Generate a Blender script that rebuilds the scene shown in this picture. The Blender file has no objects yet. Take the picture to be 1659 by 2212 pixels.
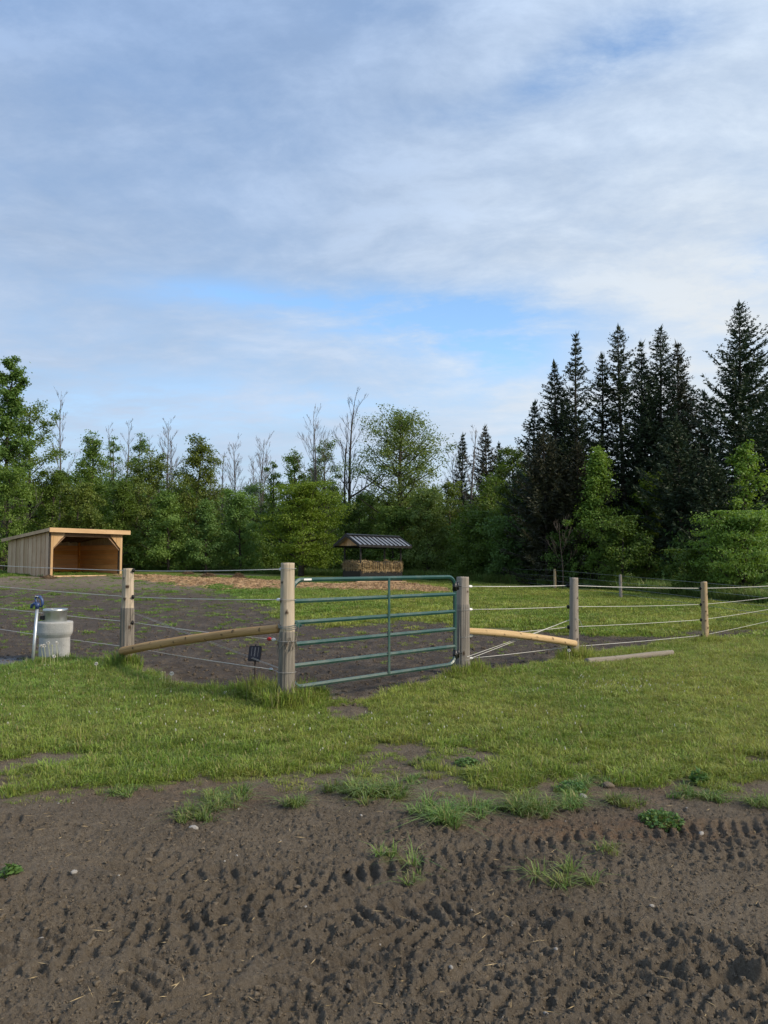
import bpy, math, random
import numpy as np
from mathutils import Vector, Matrix

# ------------------------------------------------------------------ camera, sky, sun, exposure
sc = bpy.context.scene
COL = sc.collection
EYE = 1.55
PX_W, PX_H, PX_F, PX_HOR = 1659.0, 2212.0, 1671.0, 1216.0     # photo measures: size, focal length, horizon row
PITCH = math.atan((PX_HOR - PX_H / 2) / PX_F)
cam = bpy.data.cameras.new('camera')
cam.sensor_fit = 'VERTICAL'; cam.sensor_height = 36.0; cam.lens = PX_F / PX_H * 36.0
cam.clip_start = 0.05; cam.clip_end = 3000
cam_ob = bpy.data.objects.new('camera', cam); COL.objects.link(cam_ob)
cam_ob.location = (0, 0, EYE); cam_ob.rotation_euler = (math.pi / 2 + PITCH, 0, 0)
sc.camera = cam_ob

SUN_AZ, SUN_EL = math.radians(114), math.radians(33)            # clockwise from the view direction, above the horizon
SUN_DIR = Vector((math.sin(SUN_AZ) * math.cos(SUN_EL), math.cos(SUN_AZ) * math.cos(SUN_EL), math.sin(SUN_EL)))
sun = bpy.data.lights.new('sun', 'SUN'); sun.energy = 1.5; sun.angle = math.radians(12); sun.color = (1.0, 0.86, 0.68)
sun_ob = bpy.data.objects.new('sun', sun); COL.objects.link(sun_ob)
sun_ob.rotation_euler = (-SUN_DIR).to_track_quat('-Z', 'Y').to_euler(); sun_ob.location = (30, -5, 20)

sc.view_settings.view_transform = 'Standard'; sc.view_settings.look = 'None'
sc.view_settings.gamma = 1.0; sc.view_settings.use_curve_mapping = False
EXPOSURE = 1.45
sc.view_settings.exposure = EXPOSURE
sc.render.film_transparent = False


class NT:
    """small helper to write node trees as nested calls"""
    def __init__(self, tree):
        self.t = tree
    def n(self, kind, ins=None, **props):
        nd = self.t.nodes.new(kind)
        for k, v in props.items():
            setattr(nd, k, v)
        for k, v in (ins or {}).items():
            s = nd.inputs[k]
            if isinstance(v, bpy.types.NodeSocket):
                self.t.links.new(v, s)
            elif isinstance(v, bpy.types.Node):
                self.t.links.new(v.outputs[0], s)
            else:
                if s.type == 'RGBA' and len(v) == 3:
                    v = (*v, 1.0)
                s.default_value = v
        return nd
    def math(self, op, a, b=0.0, c=0.0, clamp=False):
        return self.n('ShaderNodeMath', {0: a, 1: b, 2: c}, operation=op, use_clamp=clamp).outputs[0]
    def vmath(self, op, a, b=(0, 0, 0)):
        return self.n('ShaderNodeVectorMath', {0: a, 1: b}, operation=op).outputs[0]
    def mix(self, fac, a, b, mode='MIX'):
        nd = self.t.nodes.new('ShaderNodeMix'); nd.data_type = 'RGBA'; nd.blend_type = mode
        for sk, v in ((0, fac), (6, a), (7, b)):
            s = nd.inputs[sk]
            if isinstance(v, bpy.types.NodeSocket): self.t.links.new(v, s)
            else: s.default_value = (*v, 1.0) if (sk > 0 and len(v) == 3) else v
        return nd.outputs[2]
    def rng(self, v, a, b, c=0.0, d=1.0, smooth=False):
        nd = self.n('ShaderNodeMapRange', {0: v, 1: a, 2: b, 3: c, 4: d})
        nd.interpolation_type = 'SMOOTHSTEP' if smooth else 'LINEAR'
        return nd.outputs[0]
    def noise(self, vec, scale, detail=4.0, rough=0.55, dist=0.0):
        return self.n('ShaderNodeTexNoise', {'Vector': vec, 'Scale': scale, 'Detail': detail, 'Roughness': rough, 'Distortion': dist}).outputs[0]
    def mapping(self, vec, scale=(1, 1, 1), loc=(0, 0, 0), rot=(0, 0, 0)):
        return self.n('ShaderNodeMapping', {'Vector': vec, 'Scale': scale, 'Location': loc, 'Rotation': rot}).outputs[0]


world = bpy.data.worlds.new('World'); sc.world = world; world.use_nodes = True
wt = world.node_tree; wt.nodes.clear(); W = NT(wt)
SKY_STRENGTH = 0.12
sky = W.n('ShaderNodeTexSky', sky_type='NISHITA')
sky.sun_disc = False; sky.sun_elevation = SUN_EL; sky.sun_rotation = SUN_AZ
sky.air_density = 1.0; sky.dust_density = 0.6; sky.ozone_density = 1.6
wdir = W.n('ShaderNodeTexCoord').outputs['Generated']
sep = W.n('ShaderNodeSeparateXYZ', {0: wdir})
el = W.math('ARCSINE', sep.outputs[2])
az = W.math('ARCTAN2', sep.outputs[0], sep.outputs[1])
zz = W.math('ADD', W.math('MAXIMUM', sep.outputs[2], 0.0), 0.16)
plane = W.n('ShaderNodeCombineXYZ', {0: W.math('DIVIDE', sep.outputs[0], zz), 1: W.math('DIVIDE', sep.outputs[1], zz), 2: 0.0}).outputs[0]


def px_azel(u, v):
    a, b = (u - PX_W / 2) / PX_F, -(v - PX_H / 2) / PX_F
    d = Vector((a, math.cos(PITCH) - b * math.sin(PITCH), math.sin(PITCH) + b * math.cos(PITCH))).normalized()
    return math.atan2(d.x, d.y), math.asin(d.z)


warp = W.n('ShaderNodeTexNoise', {'Vector': plane, 'Scale': 1.3, 'Detail': 3.0}).outputs[1]
plane_w = W.vmath('ADD', plane, W.vmath('MULTIPLY', W.vmath('SUBTRACT', warp, (0.5, 0.5, 0.5)), (0.28, 0.28, 0)))
n_big = W.noise(W.mapping(plane_w, (0.55, 0.8, 1), (3.1, 0.4, 0)), 1.0, 4, 0.5)
n_mid = W.noise(W.mapping(plane_w, (1.0, 1.25, 1), (0.3, 2.2, 0), (0, 0, 0.35)), 1.7, 7, 0.6)
n_fine = W.noise(W.mapping(plane_w, (1.0, 1.4, 1), (7.3, 1.2, 0), (0, 0, 0.25)), 4.6, 9, 0.65)
# thin places in the cloud sheet, where blue shows: (photo u, v, half width, half height, depth)
gap = None
for (gu, gv, gw, gh, ga) in ((930, 700, 260, 55, 0.88), (720, 655, 300, 34, 0.45), (640, 860, 250, 30, 0.34), (1080, 780, 110, 60, 0.55),
                             (300, 890, 260, 30, 0.2), (450, 630, 130, 22, 0.35), (1370, 80, 130, 42, 0.75), (1200, 165, 110, 34, 0.7),
                             (1640, 565, 60, 30, 0.6), (1020, 245, 120, 26, 0.3), (20, 15, 120, 60, 0.35), (840, 15, 150, 40, 0.25), (400, 215, 420, 90, 0.16)):
    ca, ce = px_azel(gu, gv)
    xa = W.math('DIVIDE', W.math('SUBTRACT', az, ca), gw / PX_F)
    ye = W.math('DIVIDE', W.math('SUBTRACT', el, ce), gh / PX_F)
    r2 = W.math('ADD', W.math('MULTIPLY', xa, xa), W.math('MULTIPLY', ye, ye))
    g = W.math('MULTIPLY', W.math('EXPONENT', W.math('MULTIPLY', r2, -0.7)), ga)
    gap = g if gap is None else W.math('ADD', gap, g)
streak = W.math('ADD', W.math('MULTIPLY', n_mid, 1.1), W.math('MULTIPLY', n_fine, 0.9))             # about 1.0 on average
thin = W.math('MULTIPLY', gap, W.rng(streak, 0.78, 1.22, 1.15, 0.12))
thin = W.math('ADD', thin, W.rng(streak, 0.82, 1.18, 0.25, -0.03))
cover = W.math('SUBTRACT', 1.0, thin, clamp=True)
# the cloud sheet is lighter low down and towards the sun, greyer and bluer overhead
tint = W.mix(W.rng(el, 0.05, 0.62), (0.540, 0.655, 0.810), (0.350, 0.490, 0.745))
tint = W.mix(W.rng(az, -0.35, 0.55, 0.0, 0.62, True), tint, (0.730, 0.820, 0.905))
shade = W.math('ADD', W.rng(n_big, 0.3, 0.7, 0.86, 1.12), W.rng(n_fine, 0.3, 0.7, -0.06, 0.06))
shade = W.math('MULTIPLY', shade, W.rng(streak, 0.82, 1.2, 0.95, 1.08))
cl_col = W.mix(1.0, tint, W.n('ShaderNodeCombineColor', {0: shade, 1: shade, 2: shade}).outputs[0], 'MULTIPLY')
# brighter bank of cloud low on the sun's side
ba, be = px_azel(1640, 760)
bx = W.math('DIVIDE', W.math('SUBTRACT', az, ba), 0.30); by = W.math('DIVIDE', W.math('SUBTRACT', el, be), 0.17)
bank = W.math('EXPONENT', W.math('MULTIPLY', W.math('ADD', W.math('MULTIPLY', bx, bx), W.math('MULTIPLY', by, by)), -1.0))
cl_col = W.mix(W.math('MULTIPLY', bank, W.rng(n_mid, 0.35, 0.6, 0.45, 0.95)), cl_col, (0.80, 0.84, 0.87))
CLOUD_GAIN = 1.0 / (SKY_STRENGTH * 2 ** EXPOSURE)
cl_hot = W.vmath('MULTIPLY', cl_col, (CLOUD_GAIN,) * 3)
blue = W.vmath('MULTIPLY', sky.outputs[0], (0.66, 0.74, 0.78))
skycol = W.mix(cover, blue, cl_hot)
bg = W.n('ShaderNodeBackground', {'Color': skycol, 'Strength': SKY_STRENGTH})
wo = wt.nodes.new('ShaderNodeOutputWorld'); wt.links.new(bg.outputs[0], wo.inputs[0])

# ------------------------------------------------------------------ helpers: terrain, photo measures, noise, meshes
R0 = np.random.RandomState(11)
PERM = np.arange(4096); R0.shuffle(PERM)
PV = R0.rand(4096)


def smooth(a, b, x):
    t = np.clip((np.asarray(x, float) - a) / (b - a), 0, 1)
    return t * t * (3 - 2 * t)


def vnoise(x, y, seed=0):
    x = np.asarray(x, float); y = np.asarray(y, float)
    xi = np.floor(x).astype(int); yi = np.floor(y).astype(int)
    fx = x - xi; fy = y - yi
    fx = fx * fx * fx * (fx * (fx * 6 - 15) + 10); fy = fy * fy * fy * (fy * (fy * 6 - 15) + 10)
    def h(a, b):
        return PV[PERM[(PERM[(a + seed * 57) & 4095] + b) & 4095]]
    return (h(xi, yi) * (1 - fx) + h(xi + 1, yi) * fx) * (1 - fy) + (h(xi, yi + 1) * (1 - fx) + h(xi + 1, yi + 1) * fx) * fy


def fbm(x, y, oct=4, seed=0, gain=0.5):
    s = 0; a = 1.0; tot = 0; c, q = math.cos(0.6), math.sin(0.6)
    for o in range(oct):
        s = s + a * vnoise(x, y, seed + o); tot += a; a *= gain
        x, y = (x * c - y * q) * 2.03 + 13.7, (x * q + y * c) * 2.03 + 5.1
    return s / tot                                                          # 0..1, mean .5


def tz(x, y):
    """height of the ground sheet without its small relief: rises gently beyond the gate, most on the left"""
    x = np.asarray(x, float); y = np.asarray(y, float)
    r = np.clip((y - 14) / 27, 0, 2.4)
    r = r * smooth(0, 0.5, r)
    return r * np.clip(0.42 - 0.021 * x, 0.0, 0.85)


def ray(u, v):
    a, b = (u - PX_W / 2) / PX_F, -(v - PX_H / 2) / PX_F
    return np.array([a, math.cos(PITCH) - b * math.sin(PITCH), math.sin(PITCH) + b * math.cos(PITCH)])


YS = np.concatenate([np.arange(0.8, 20, 0.004), np.arange(20, 140, 0.02)])


def G(u, v):
    """the ground point seen at a photo position"""
    d = ray(u, v)
    xs = d[0] / d[1] * YS; zs = EYE + d[2] / d[1] * YS
    k = np.argmax(zs <= tz(xs, YS))
    if zs[k] > tz(xs[k], YS[k]): k = len(YS) - 1
    return np.array([xs[k], YS[k], float(tz(xs[k], YS[k]))])


def AT(u, v, y):
    """the point at depth y seen at a photo position"""
    d = ray(u, v)
    return np.array([d[0] / d[1] * y, y, EYE + d[2] / d[1] * y])


def poly_sd(px, py, P):
    """signed distance to a closed polygon, positive inside"""
    P = np.asarray(P, float); n = len(P)
    d2 = np.full(px.shape, 1e18); ins = np.zeros(px.shape, bool)
    for i in range(n):
        a, b = P[i], P[(i + 1) % n]
        e = b - a; wx = px - a[0]; wy = py - a[1]
        t = np.clip((wx * e[0] + wy * e[1]) / (e @ e + 1e-12), 0, 1)
        d2 = np.minimum(d2, (wx - e[0] * t) ** 2 + (wy - e[1] * t) ** 2)
        c = ((a[1] > py) != (b[1] > py))
        if abs(e[1]) > 1e-12:
            ins ^= c & (px < e[0] * (py - a[1]) / e[1] + a[0])
    return np.where(ins, 1, -1) * np.sqrt(d2)


def poly_st(px, py, P):
    """distance along and signed distance across a polyline"""
    P = np.asarray(P, float)
    best = np.full(px.shape, 1e18); S = np.zeros(px.shape); T = np.zeros(px.shape); acc = 0.0
    for i in range(len(P) - 1):
        a, b = P[i], P[i + 1]; e = b - a; L = math.hypot(*e)
        wx = px - a[0]; wy = py - a[1]
        t = np.clip((wx * e[0] + wy * e[1]) / (L * L), 0, 1)
        dx = wx - e[0] * t; dy = wy - e[1] * t; d2 = dx * dx + dy * dy
        m = d2 < best
        best = np.where(m, d2, best); S = np.where(m, acc + t * L, S)
        T = np.where(m, np.sign(e[0] * wy - e[1] * wx) * np.sqrt(d2), T)
        acc += L
    return S, T


class Geo:
    def __init__(self):
        self.v = []; self.q = []; self.t = []; self.n = 0; self.at = {}; self.mi_q = []; self.mi_t = []
    def add(self, V, Q=None, T=None, mi=0, **attrs):
        V = np.asarray(V, float).reshape(-1, 3)
        if Q is not None and len(Q):
            Q = np.asarray(Q, int).reshape(-1, 4); self.q.append(Q + self.n); self.mi_q.append(np.full(len(Q), mi))
        if T is not None and len(T):
            T = np.asarray(T, int).reshape(-1, 3); self.t.append(T + self.n); self.mi_t.append(np.full(len(T), mi))
        for k, a in attrs.items():
            self.at.setdefault(k, []).append((self.n, np.asarray(a, float)))
        self.v.append(V); self.n += len(V)
        return self
    def box(self, c, s, M=None, mi=0, taper=None):
        h = np.array(s) / 2.0
        V = np.array([[sx, sy, sz] for sz in (-1, 1) for sy in (-1, 1) for sx in (-1, 1)], float) * h
        if taper: V[4:, :2] *= taper
        if M is not None: V = V @ np.array(M.to_3x3()).T
        V = V + np.array(c)
        return self.add(V, [[0, 2, 3, 1], [4, 5, 7, 6], [0, 1, 5, 4], [2, 6, 7, 3], [0, 4, 6, 2], [1, 3, 7, 5]], mi=mi)
    def bar(self, a, b, w, h, up=(0, 0, 1), mi=0):
        """a straight bar of w x h section from a to b"""
        a = np.array(a, float); b = np.array(b, float); d = b - a; L = np.linalg.norm(d); d /= L
        s = np.cross(d, up); s /= np.linalg.norm(s); t = np.cross(s, d)
        V = [p + s * w / 2 * i + t * h / 2 * j for p in (a, b) for i, j in ((-1, -1), (1, -1), (1, 1), (-1, 1))]
        return self.add(V, [[0, 1, 2, 3], [7, 6, 5, 4], [0, 4, 5, 1], [1, 5, 6, 2], [2, 6, 7, 3], [3, 7, 4, 0]], mi=mi)
    def tube(self, P, r, sides=6, cap=True, mi=0, squash=None, side=None):
        P = np.asarray(P, float); n = len(P); r = np.broadcast_to(np.asarray(r, float), (n,))
        T = np.gradient(P, axis=0); T /= np.linalg.norm(T, axis=1)[:, None] + 1e-12
        ref = np.array([0, 0, 1.0]) if abs(T[:, 2]).max() < 0.9 else np.array([0.9, 0.43, 0.05])
        A = np.cross(T, ref); A /= np.linalg.norm(A, axis=1)[:, None] + 1e-12
        if side is not None: A = np.broadcast_to(np.array(side, float), T.shape)
        B = np.cross(T, A)
        th = np.arange(sides) * 2 * math.pi / sides
        ca, sa = np.cos(th), np.sin(th)
        if squash is not None: ca = ca * squash[0]; sa = sa * squash[1]
        V = P[:, None, :] + r[:, None, None] * (A[:, None, :] * ca[None, :, None] + B[:, None, :] * sa[None, :, None])
        i = np.arange(n - 1)[:, None] * sides; j = np.arange(sides)[None, :]; j2 = (j + 1) % sides
        Q = np.stack([i + j, i + j2, i + sides + j2, i + sides + j], -1).reshape(-1, 4)
        V = V.reshape(-1, 3); Tq = []
        if cap:
            k = len(V); V = np.concatenate([V, [P[0], P[-1]]])
            for jj in range(sides):
                Tq.append([k, (jj + 1) % sides, jj]); o = (n - 1) * sides
                Tq.append([k + 1, o + jj, o + (jj + 1) % sides])
        return self.add(V, Q, Tq, mi=mi)
    def lathe(self, prof, c=(0, 0, 0), sides=24, M=None, mi=0):
        """profile of (radius, height) turned about z"""
        th = np.arange(sides) * 2 * math.pi / sides
        V = np.array([[r * math.cos(a), r * math.sin(a), z] for r, z in prof for a in th])
        if M is not None: V = V @ np.array(M.to_3x3()).T
        n = len(prof); i = np.arange(n - 1)[:, None] * sides; j = np.arange(sides)[None, :]; j2 = (j + 1) % sides
        Q = np.stack([i + j, i + j2, i + sides + j2, i + sides + j], -1).reshape(-1, 4)
        return self.add(V + np.array(c), Q, mi=mi)
    def mesh(self, name, mats, smooth_shade=False):
        me = bpy.data.meshes.new(name)
        V = np.concatenate(self.v) if self.v else np.zeros((0, 3))
        Q = np.concatenate(self.q) if self.q else np.zeros((0, 4), int)
        T = np.concatenate(self.t) if self.t else np.zeros((0, 3), int)
        me.vertices.add(len(V)); me.vertices.foreach_set('co', V.astype(np.float32).ravel())
        nl = Q.size + T.size
        me.loops.add(nl); me.loops.foreach_set('vertex_index', np.concatenate([Q.ravel(), T.ravel()]).astype(np.int32))
        np_ = len(Q) + len(T); me.polygons.add(np_)
        ls = np.concatenate([np.arange(len(Q)) * 4, Q.size + np.arange(len(T)) * 3]).astype(np.int32)
        me.polygons.foreach_set('loop_start', ls)
        mi = np.concatenate(self.mi_q + self.mi_t) if np_ else np.zeros(0)
        me.polygons.foreach_set('material_index', mi.astype(np.int32))
        me.polygons.foreach_set('use_smooth', np.full(np_, bool(smooth_shade)))
        for k, parts in self.at.items():
            vec = parts[0][1].ndim == 2
            full = np.zeros((len(V), 3)) if vec else np.zeros(len(V))
            for o, a in parts: full[o:o + len(a)] = a
            at = me.attributes.new(k, 'FLOAT_VECTOR' if vec else 'FLOAT', 'POINT')
            at.data.foreach_set('vector' if vec else 'value', full.astype(np.float32).ravel())
        for m in (mats if isinstance(mats, (list, tuple)) else [mats]): me.materials.append(m)
        me.update(calc_edges=True)
        return me
    def build(self, name, mats, parent=None, smooth_shade=False, label=None, loc=None):
        o = bpy.data.objects.new(name, self.mesh(name, mats, smooth_shade)); COL.objects.link(o)
        if parent is not None: o.parent = parent
        if loc is not None: o.location = loc
        if label: o['label'] = label
        return o


def thing(name, label, cat, loc=(0, 0, 0), rz=0.0, group=None):
    o = bpy.data.objects.new(name, None); COL.objects.link(o); o.empty_display_size = 0.2
    o.location = loc; o.rotation_euler = (0, 0, rz); o['label'] = label; o['category'] = cat
    if group: o['group'] = group
    return o


def tag(o, label=None, cat=None, kind=None, group=None):
    if label: o['label'] = label
    if cat: o['category'] = cat
    if kind: o['kind'] = kind
    if group: o['group'] = group
    return o


# ------------------------------------------------------------------ materials
def new_mat(name):
    m = bpy.data.materials.new(name); m.use_nodes = True
    m.node_tree.nodes.clear()
    return m, NT(m.node_tree)


def finish(m, n, color, rough=0.7, bump=None, bump_d=0.01, bump_s=1.0, metal=0.0, spec=0.5, extra=None):
    ins = {'Base Color': color, 'Roughness': rough, 'Metallic': metal, 'Specular IOR Level': spec}
    if bump is not None:
        ins['Normal'] = n.n('ShaderNodeBump', {'Height': bump, 'Distance': bump_d, 'Strength': bump_s}).outputs[0]
    b = n.n('ShaderNodeBsdfPrincipled', ins)
    out = m.node_tree.nodes.new('ShaderNodeOutputMaterial')
    m.node_tree.links.new((extra(b) if extra else b).outputs[0], out.inputs[0])
    return m


def attr(n, name, vec=False):
    a = n.n('ShaderNodeAttribute', attribute_name=name)
    return a.outputs['Vector'] if vec else a.outputs['Fac']


def simple(name, col, rough=0.6, metal=0.0, var=0.15, scale=20.0, bump=0.0, spec=0.5):
    m, n = new_mat(name)
    p = n.n('ShaderNodeTexCoord').outputs['Object']
    f = n.noise(p, scale, 5)
    lo = tuple(c * (1 - var) for c in col); hi = tuple(min(1, c * (1 + var)) for c in col)
    c = n.mix(n.rng(f, 0.3, 0.7), lo, hi)
    return finish(m, n, c, n.rng(f, 0.3, 0.7, max(0.05, rough - 0.08), min(1, rough + 0.08)), f if bump else None, bump or 0.01, 0.6, metal, spec)


def leaf_mat(name, c_lo, c_hi, trans=0.35, scale=0.9, var=0.35):
    m, n = new_mat(name)
    geo = n.n('ShaderNodeNewGeometry'); p = geo.outputs['Position']
    a = n.noise(p, scale, 3); b = n.noise(p, scale * 9, 2)
    f = n.math('ADD', n.math('MULTIPLY', n.rng(a, 0.3, 0.7), 0.6), n.math('MULTIPLY', n.rng(b, 0.25, 0.75), 0.4))
    col = n.mix(f, c_lo, c_hi)
    rnd = n.n('ShaderNodeObjectInfo').outputs['Random']
    col = n.n('ShaderNodeHueSaturation', {'Hue': n.rng(rnd, 0, 1, 0.485, 0.512), 'Saturation': n.rng(rnd, 0, 1, 1.05, 0.9), 'Value': n.rng(rnd, 0, 1, 1 - var * 0.5, 1 + var * 0.5), 'Color': col}).outputs[0]
    tr = n.n('ShaderNodeBsdfTranslucent', {'Color': n.mix(1.0, col, (1.0, 1.0, 0.45), 'MULTIPLY')})
    def ex(bs):
        return n.n('ShaderNodeMixShader', {0: trans, 1: bs.outputs[0], 2: tr.outputs[0]})
    return finish(m, n, col, 0.55, spec=0.3, extra=ex)


def ground_mat():
    m, n = new_mat('soil and turf')
    p = n.n('ShaderNodeNewGeometry').outputs['Position']
    grass, straw, gravel, wet, orange = (attr(n, k) for k in ('grass', 'straw', 'gravel', 'damp', 'ochre'))
    a = n.noise(p, 0.9, 5, 0.6); b = n.noise(p, 9.0, 6, 0.65); c = n.noise(p, 60.0, 8, 0.75); d = n.noise(p, 240.0, 4, 0.8)
    f = n.math('ADD', n.math('MULTIPLY', n.rng(a, 0.36, 0.64), 0.35), n.math('ADD', n.math('MULTIPLY', n.rng(b, 0.36, 0.64), 0.35), n.math('MULTIPLY', n.rng(c, 0.36, 0.64), 0.5)))
    hoof = n.noise(n.mapping(p, (1, 0.7, 1)), 2.6, 7, 0.72)
    soil = n.mix(f, (0.095, 0.077, 0.056), (0.262, 0.215, 0.157))
    soil = n.mix(n.math('MULTIPLY', orange, n.rng(b, 0.35, 0.6)), soil, (0.23, 0.135, 0.075))
    soil = n.mix(n.math('MULTIPLY', wet, n.rng(b, 0.7, 0.3, 0.5, 1.0)), soil, (0.090, 0.067, 0.049))
    soil = n.mix(n.math('MULTIPLY', n.math('MULTIPLY', n.rng(wet, 0.5, 0.7), n.rng(hoof, 0.60, 0.50)), 0.65), soil, (0.050, 0.038, 0.031))
    d2 = n.noise(p, 150.0, 5, 0.75)
    soil = n.mix(n.math('MULTIPLY', n.rng(d, 0.60, 0.70), 0.42), soil, (0.36, 0.31, 0.245))
    soil = n.mix(n.math('MULTIPLY', n.rng(d2, 0.44, 0.34), 0.6), soil, (0.055, 0.043, 0.032))
    chaff = n.noise(n.mapping(p, (1, 0.35, 1), rot=(0, 0, 0.5)), 60.0, 3, 0.6)
    soil = n.mix(n.math('MULTIPLY', n.rng(chaff, 0.62, 0.70), 0.35), soil, (0.28, 0.23, 0.14))
    # turf seen from afar: fine tufting with yellower and greener patches
    t1 = n.noise(p, 0.5, 4); t2 = n.noise(p, 14.0, 5, 0.7); t3 = n.noise(n.mapping(p, (1, 0.5, 1)), 45.0, 4, 0.7)
    g = n.mix(n.rng(t1, 0.35, 0.65), (0.120, 0.172, 0.028), (0.195, 0.225, 0.046))
    tf = n.math('ADD', n.math('MULTIPLY', n.rng(t2, 0.3, 0.7), 0.5), n.math('MULTIPLY', n.rng(t3, 0.3, 0.7), 0.5))
    g = n.mix(tf, n.mix(1.0, g, (0.5, 0.55, 0.5), 'MULTIPLY'), g)
    s = n.mix(n.rng(n.noise(n.mapping(p, (1, 0.5, 1), rot=(0, 0, 0.7)), 26.0, 6, 0.7), 0.3, 0.7), (0.17, 0.095, 0.05), (0.50, 0.33, 0.18))
    gr = n.mix(n.rng(c, 0.35, 0.65), (0.11, 0.11, 0.115), (0.27, 0.27, 0.28))
    gm = n.rng(n.math('ADD', grass, n.math('MULTIPLY', n.math('SUBTRACT', t2, 0.5), 1.2)), 0.25, 0.7)
    sm = n.rng(n.math('ADD', straw, n.math('MULTIPLY', n.math('SUBTRACT', t2, 0.5), 1.4)), 0.3, 0.6)
    col = n.mix(gm, soil, g); col = n.mix(sm, col, s); col = n.mix(gravel, col, gr)
    h = n.math('ADD', n.math('MULTIPLY', b, 0.7), n.math('ADD', n.math('MULTIPLY', c, 0.75), n.math('MULTIPLY', d, 0.8)))
    rough = n.rng(wet, 0, 1, 0.95, 0.72)
    return finish(m, n, col, rough, h, 0.030, 0.9, spec=0.2)


def wood_mat(name, bark_lo, bark_hi, bare_lo, bare_hi, streak=1.0):
    m, n = new_mat(name)
    wp = attr(n, 'wp', True); bare = attr(n, 'bare'); knot = attr(n, 'knot')
    f1 = n.noise(n.mapping(wp, (7, 7, 1.6)), 1.3, 6, 0.6)
    f2 = n.noise(n.mapping(wp, (10, 10, 0.8), (4, 2, 1)), 1.5, 5, 0.65)
    f3 = n.noise(n.mapping(wp, (2, 2, 1.1), (9, 2, 1)), 1.0, 3)
    ff = n.math('ADD', n.math('MULTIPLY', n.rng(f1, 0.3, 0.7), 0.55), n.math('MULTIPLY', n.rng(f2, 0.3, 0.7), 0.45))
    bark = n.mix(n.rng(n.math('ADD', n.math('MULTIPLY', f2, 0.75), n.math('MULTIPLY', f1, 0.25)), 0.40, 0.58), bark_lo, bark_hi); bc = n.mix(n.math('ADD', n.math('MULTIPLY', ff, 0.5), n.math('MULTIPLY', n.rng(f3, 0.3, 0.7), 0.5)), bare_lo, bare_hi)
    col = n.mix(n.rng(n.math('ADD', bare, n.math('MULTIPLY', n.math('SUBTRACT', f1, 0.5), 0.5)), 0.4, 0.6), bark, bc)
    col = n.mix(n.math('MULTIPLY', n.rng(f2, 0.66, 0.74), 0.7 * streak), col, (0.07, 0.055, 0.045))
    col = n.mix(knot, col, (0.06, 0.038, 0.025))
    h = n.math('ADD', n.math('MULTIPLY', f2, 0.8), n.math('MULTIPLY', f1, 0.4))
    return finish(m, n, col, 0.85, h, 0.012, 0.9, spec=0.2)


def plank_mat(name, lo, hi, axis=(7, 7, 0.7)):
    """sawn boards, grain along the board's own long axis, each board a little different"""
    m, n = new_mat(name)
    p = n.n('ShaderNodeTexCoord').outputs['Object']; oi = n.n('ShaderNodeObjectInfo')
    rnd = oi.outputs['Random']
    p = n.vmath('ADD', p, n.n('ShaderNodeCombineXYZ', {0: n.math('MULTIPLY', rnd, 31.0), 1: n.math('MULTIPLY', rnd, 17.0), 2: n.math('MULTIPLY', rnd, 53.0)}).outputs[0])
    f = n.noise(n.mapping(p, axis), 1.0, 6, 0.65, 0.6); g = n.noise(p, 0.9, 3); k = n.noise(p, 3.3, 2)
    c = n.mix(n.rng(n.math('ADD', n.math('MULTIPLY', f, 0.6), n.math('MULTIPLY', g, 0.4)), 0.35, 0.65), lo, hi)
    c = n.mix(n.math('MULTIPLY', n.rng(k, 0.70, 0.76), 0.6), c, tuple(x * 0.4 for x in lo))
    c = n.n('ShaderNodeHueSaturation', {'Value': n.rng(rnd, 0, 1, 0.82, 1.14), 'Saturation': n.rng(rnd, 0, 1, 1.08, 0.92), 'Color': c}).outputs[0]
    return finish(m, n, c, 0.75, f, 0.006, 0.5, spec=0.25)


M = {}
M['ground'] = ground_mat()
M['post'] = wood_mat('weathered cedar post', (0.080, 0.070, 0.058), (0.30, 0.270, 0.228), (0.30, 0.235, 0.165), (0.61, 0.515, 0.395))
M['post_grey'] = wood_mat('grey cedar post', (0.115, 0.102, 0.090), (0.30, 0.275, 0.240), (0.19, 0.165, 0.140), (0.37, 0.325, 0.275))
M['post_tan'] = wood_mat('tan cedar post', (0.26, 0.19, 0.11), (0.46, 0.36, 0.23), (0.28, 0.20, 0.11), (0.52, 0.39, 0.24))
M['rail'] = wood_mat('peeled log', (0.17, 0.105, 0.05), (0.36, 0.23, 0.105), (0.30, 0.160, 0.060), (0.70, 0.430, 0.190), 0.8)
M['rail_pale'] = wood_mat('fresh peeled log', (0.30, 0.19, 0.085), (0.52, 0.36, 0.19), (0.42, 0.27, 0.12), (0.70, 0.52, 0.30), 0.4)
M['old_pole'] = wood_mat('weathered pole', (0.15, 0.125, 0.095), (0.31, 0.27, 0.22), (0.17, 0.145, 0.115), (0.34, 0.30, 0.245), 1.0)
M['siding'] = plank_mat('pale board siding', (0.40, 0.270, 0.165), (0.61, 0.445, 0.295))
M['fresh'] = plank_mat('fresh sawn pine', (0.44, 0.285, 0.145), (0.62, 0.43, 0.245), (0.7, 7, 7))
M['front'] = plank_mat('fresh front boards', (0.40, 0.255, 0.125), (0.60, 0.41, 0.225))
M['inner'] = plank_mat('rough lining boards', (0.58, 0.215, 0.058), (0.85, 0.38, 0.110), (0.6, 0.6, 7))
M['rafter'] = plank_mat('roof boards', (0.14, 0.085, 0.05), (0.24, 0.155, 0.09), (0.7, 7, 7))
M['shingle'] = simple('dark roofing', (0.045, 0.042, 0.040), 0.85, 0, 0.25, 18)
M['trim_dark'] = simple('dark corner trim', (0.035, 0.028, 0.024), 0.8, 0, 0.3, 10)
M['green'], _n = new_mat('green gate enamel')
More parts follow.
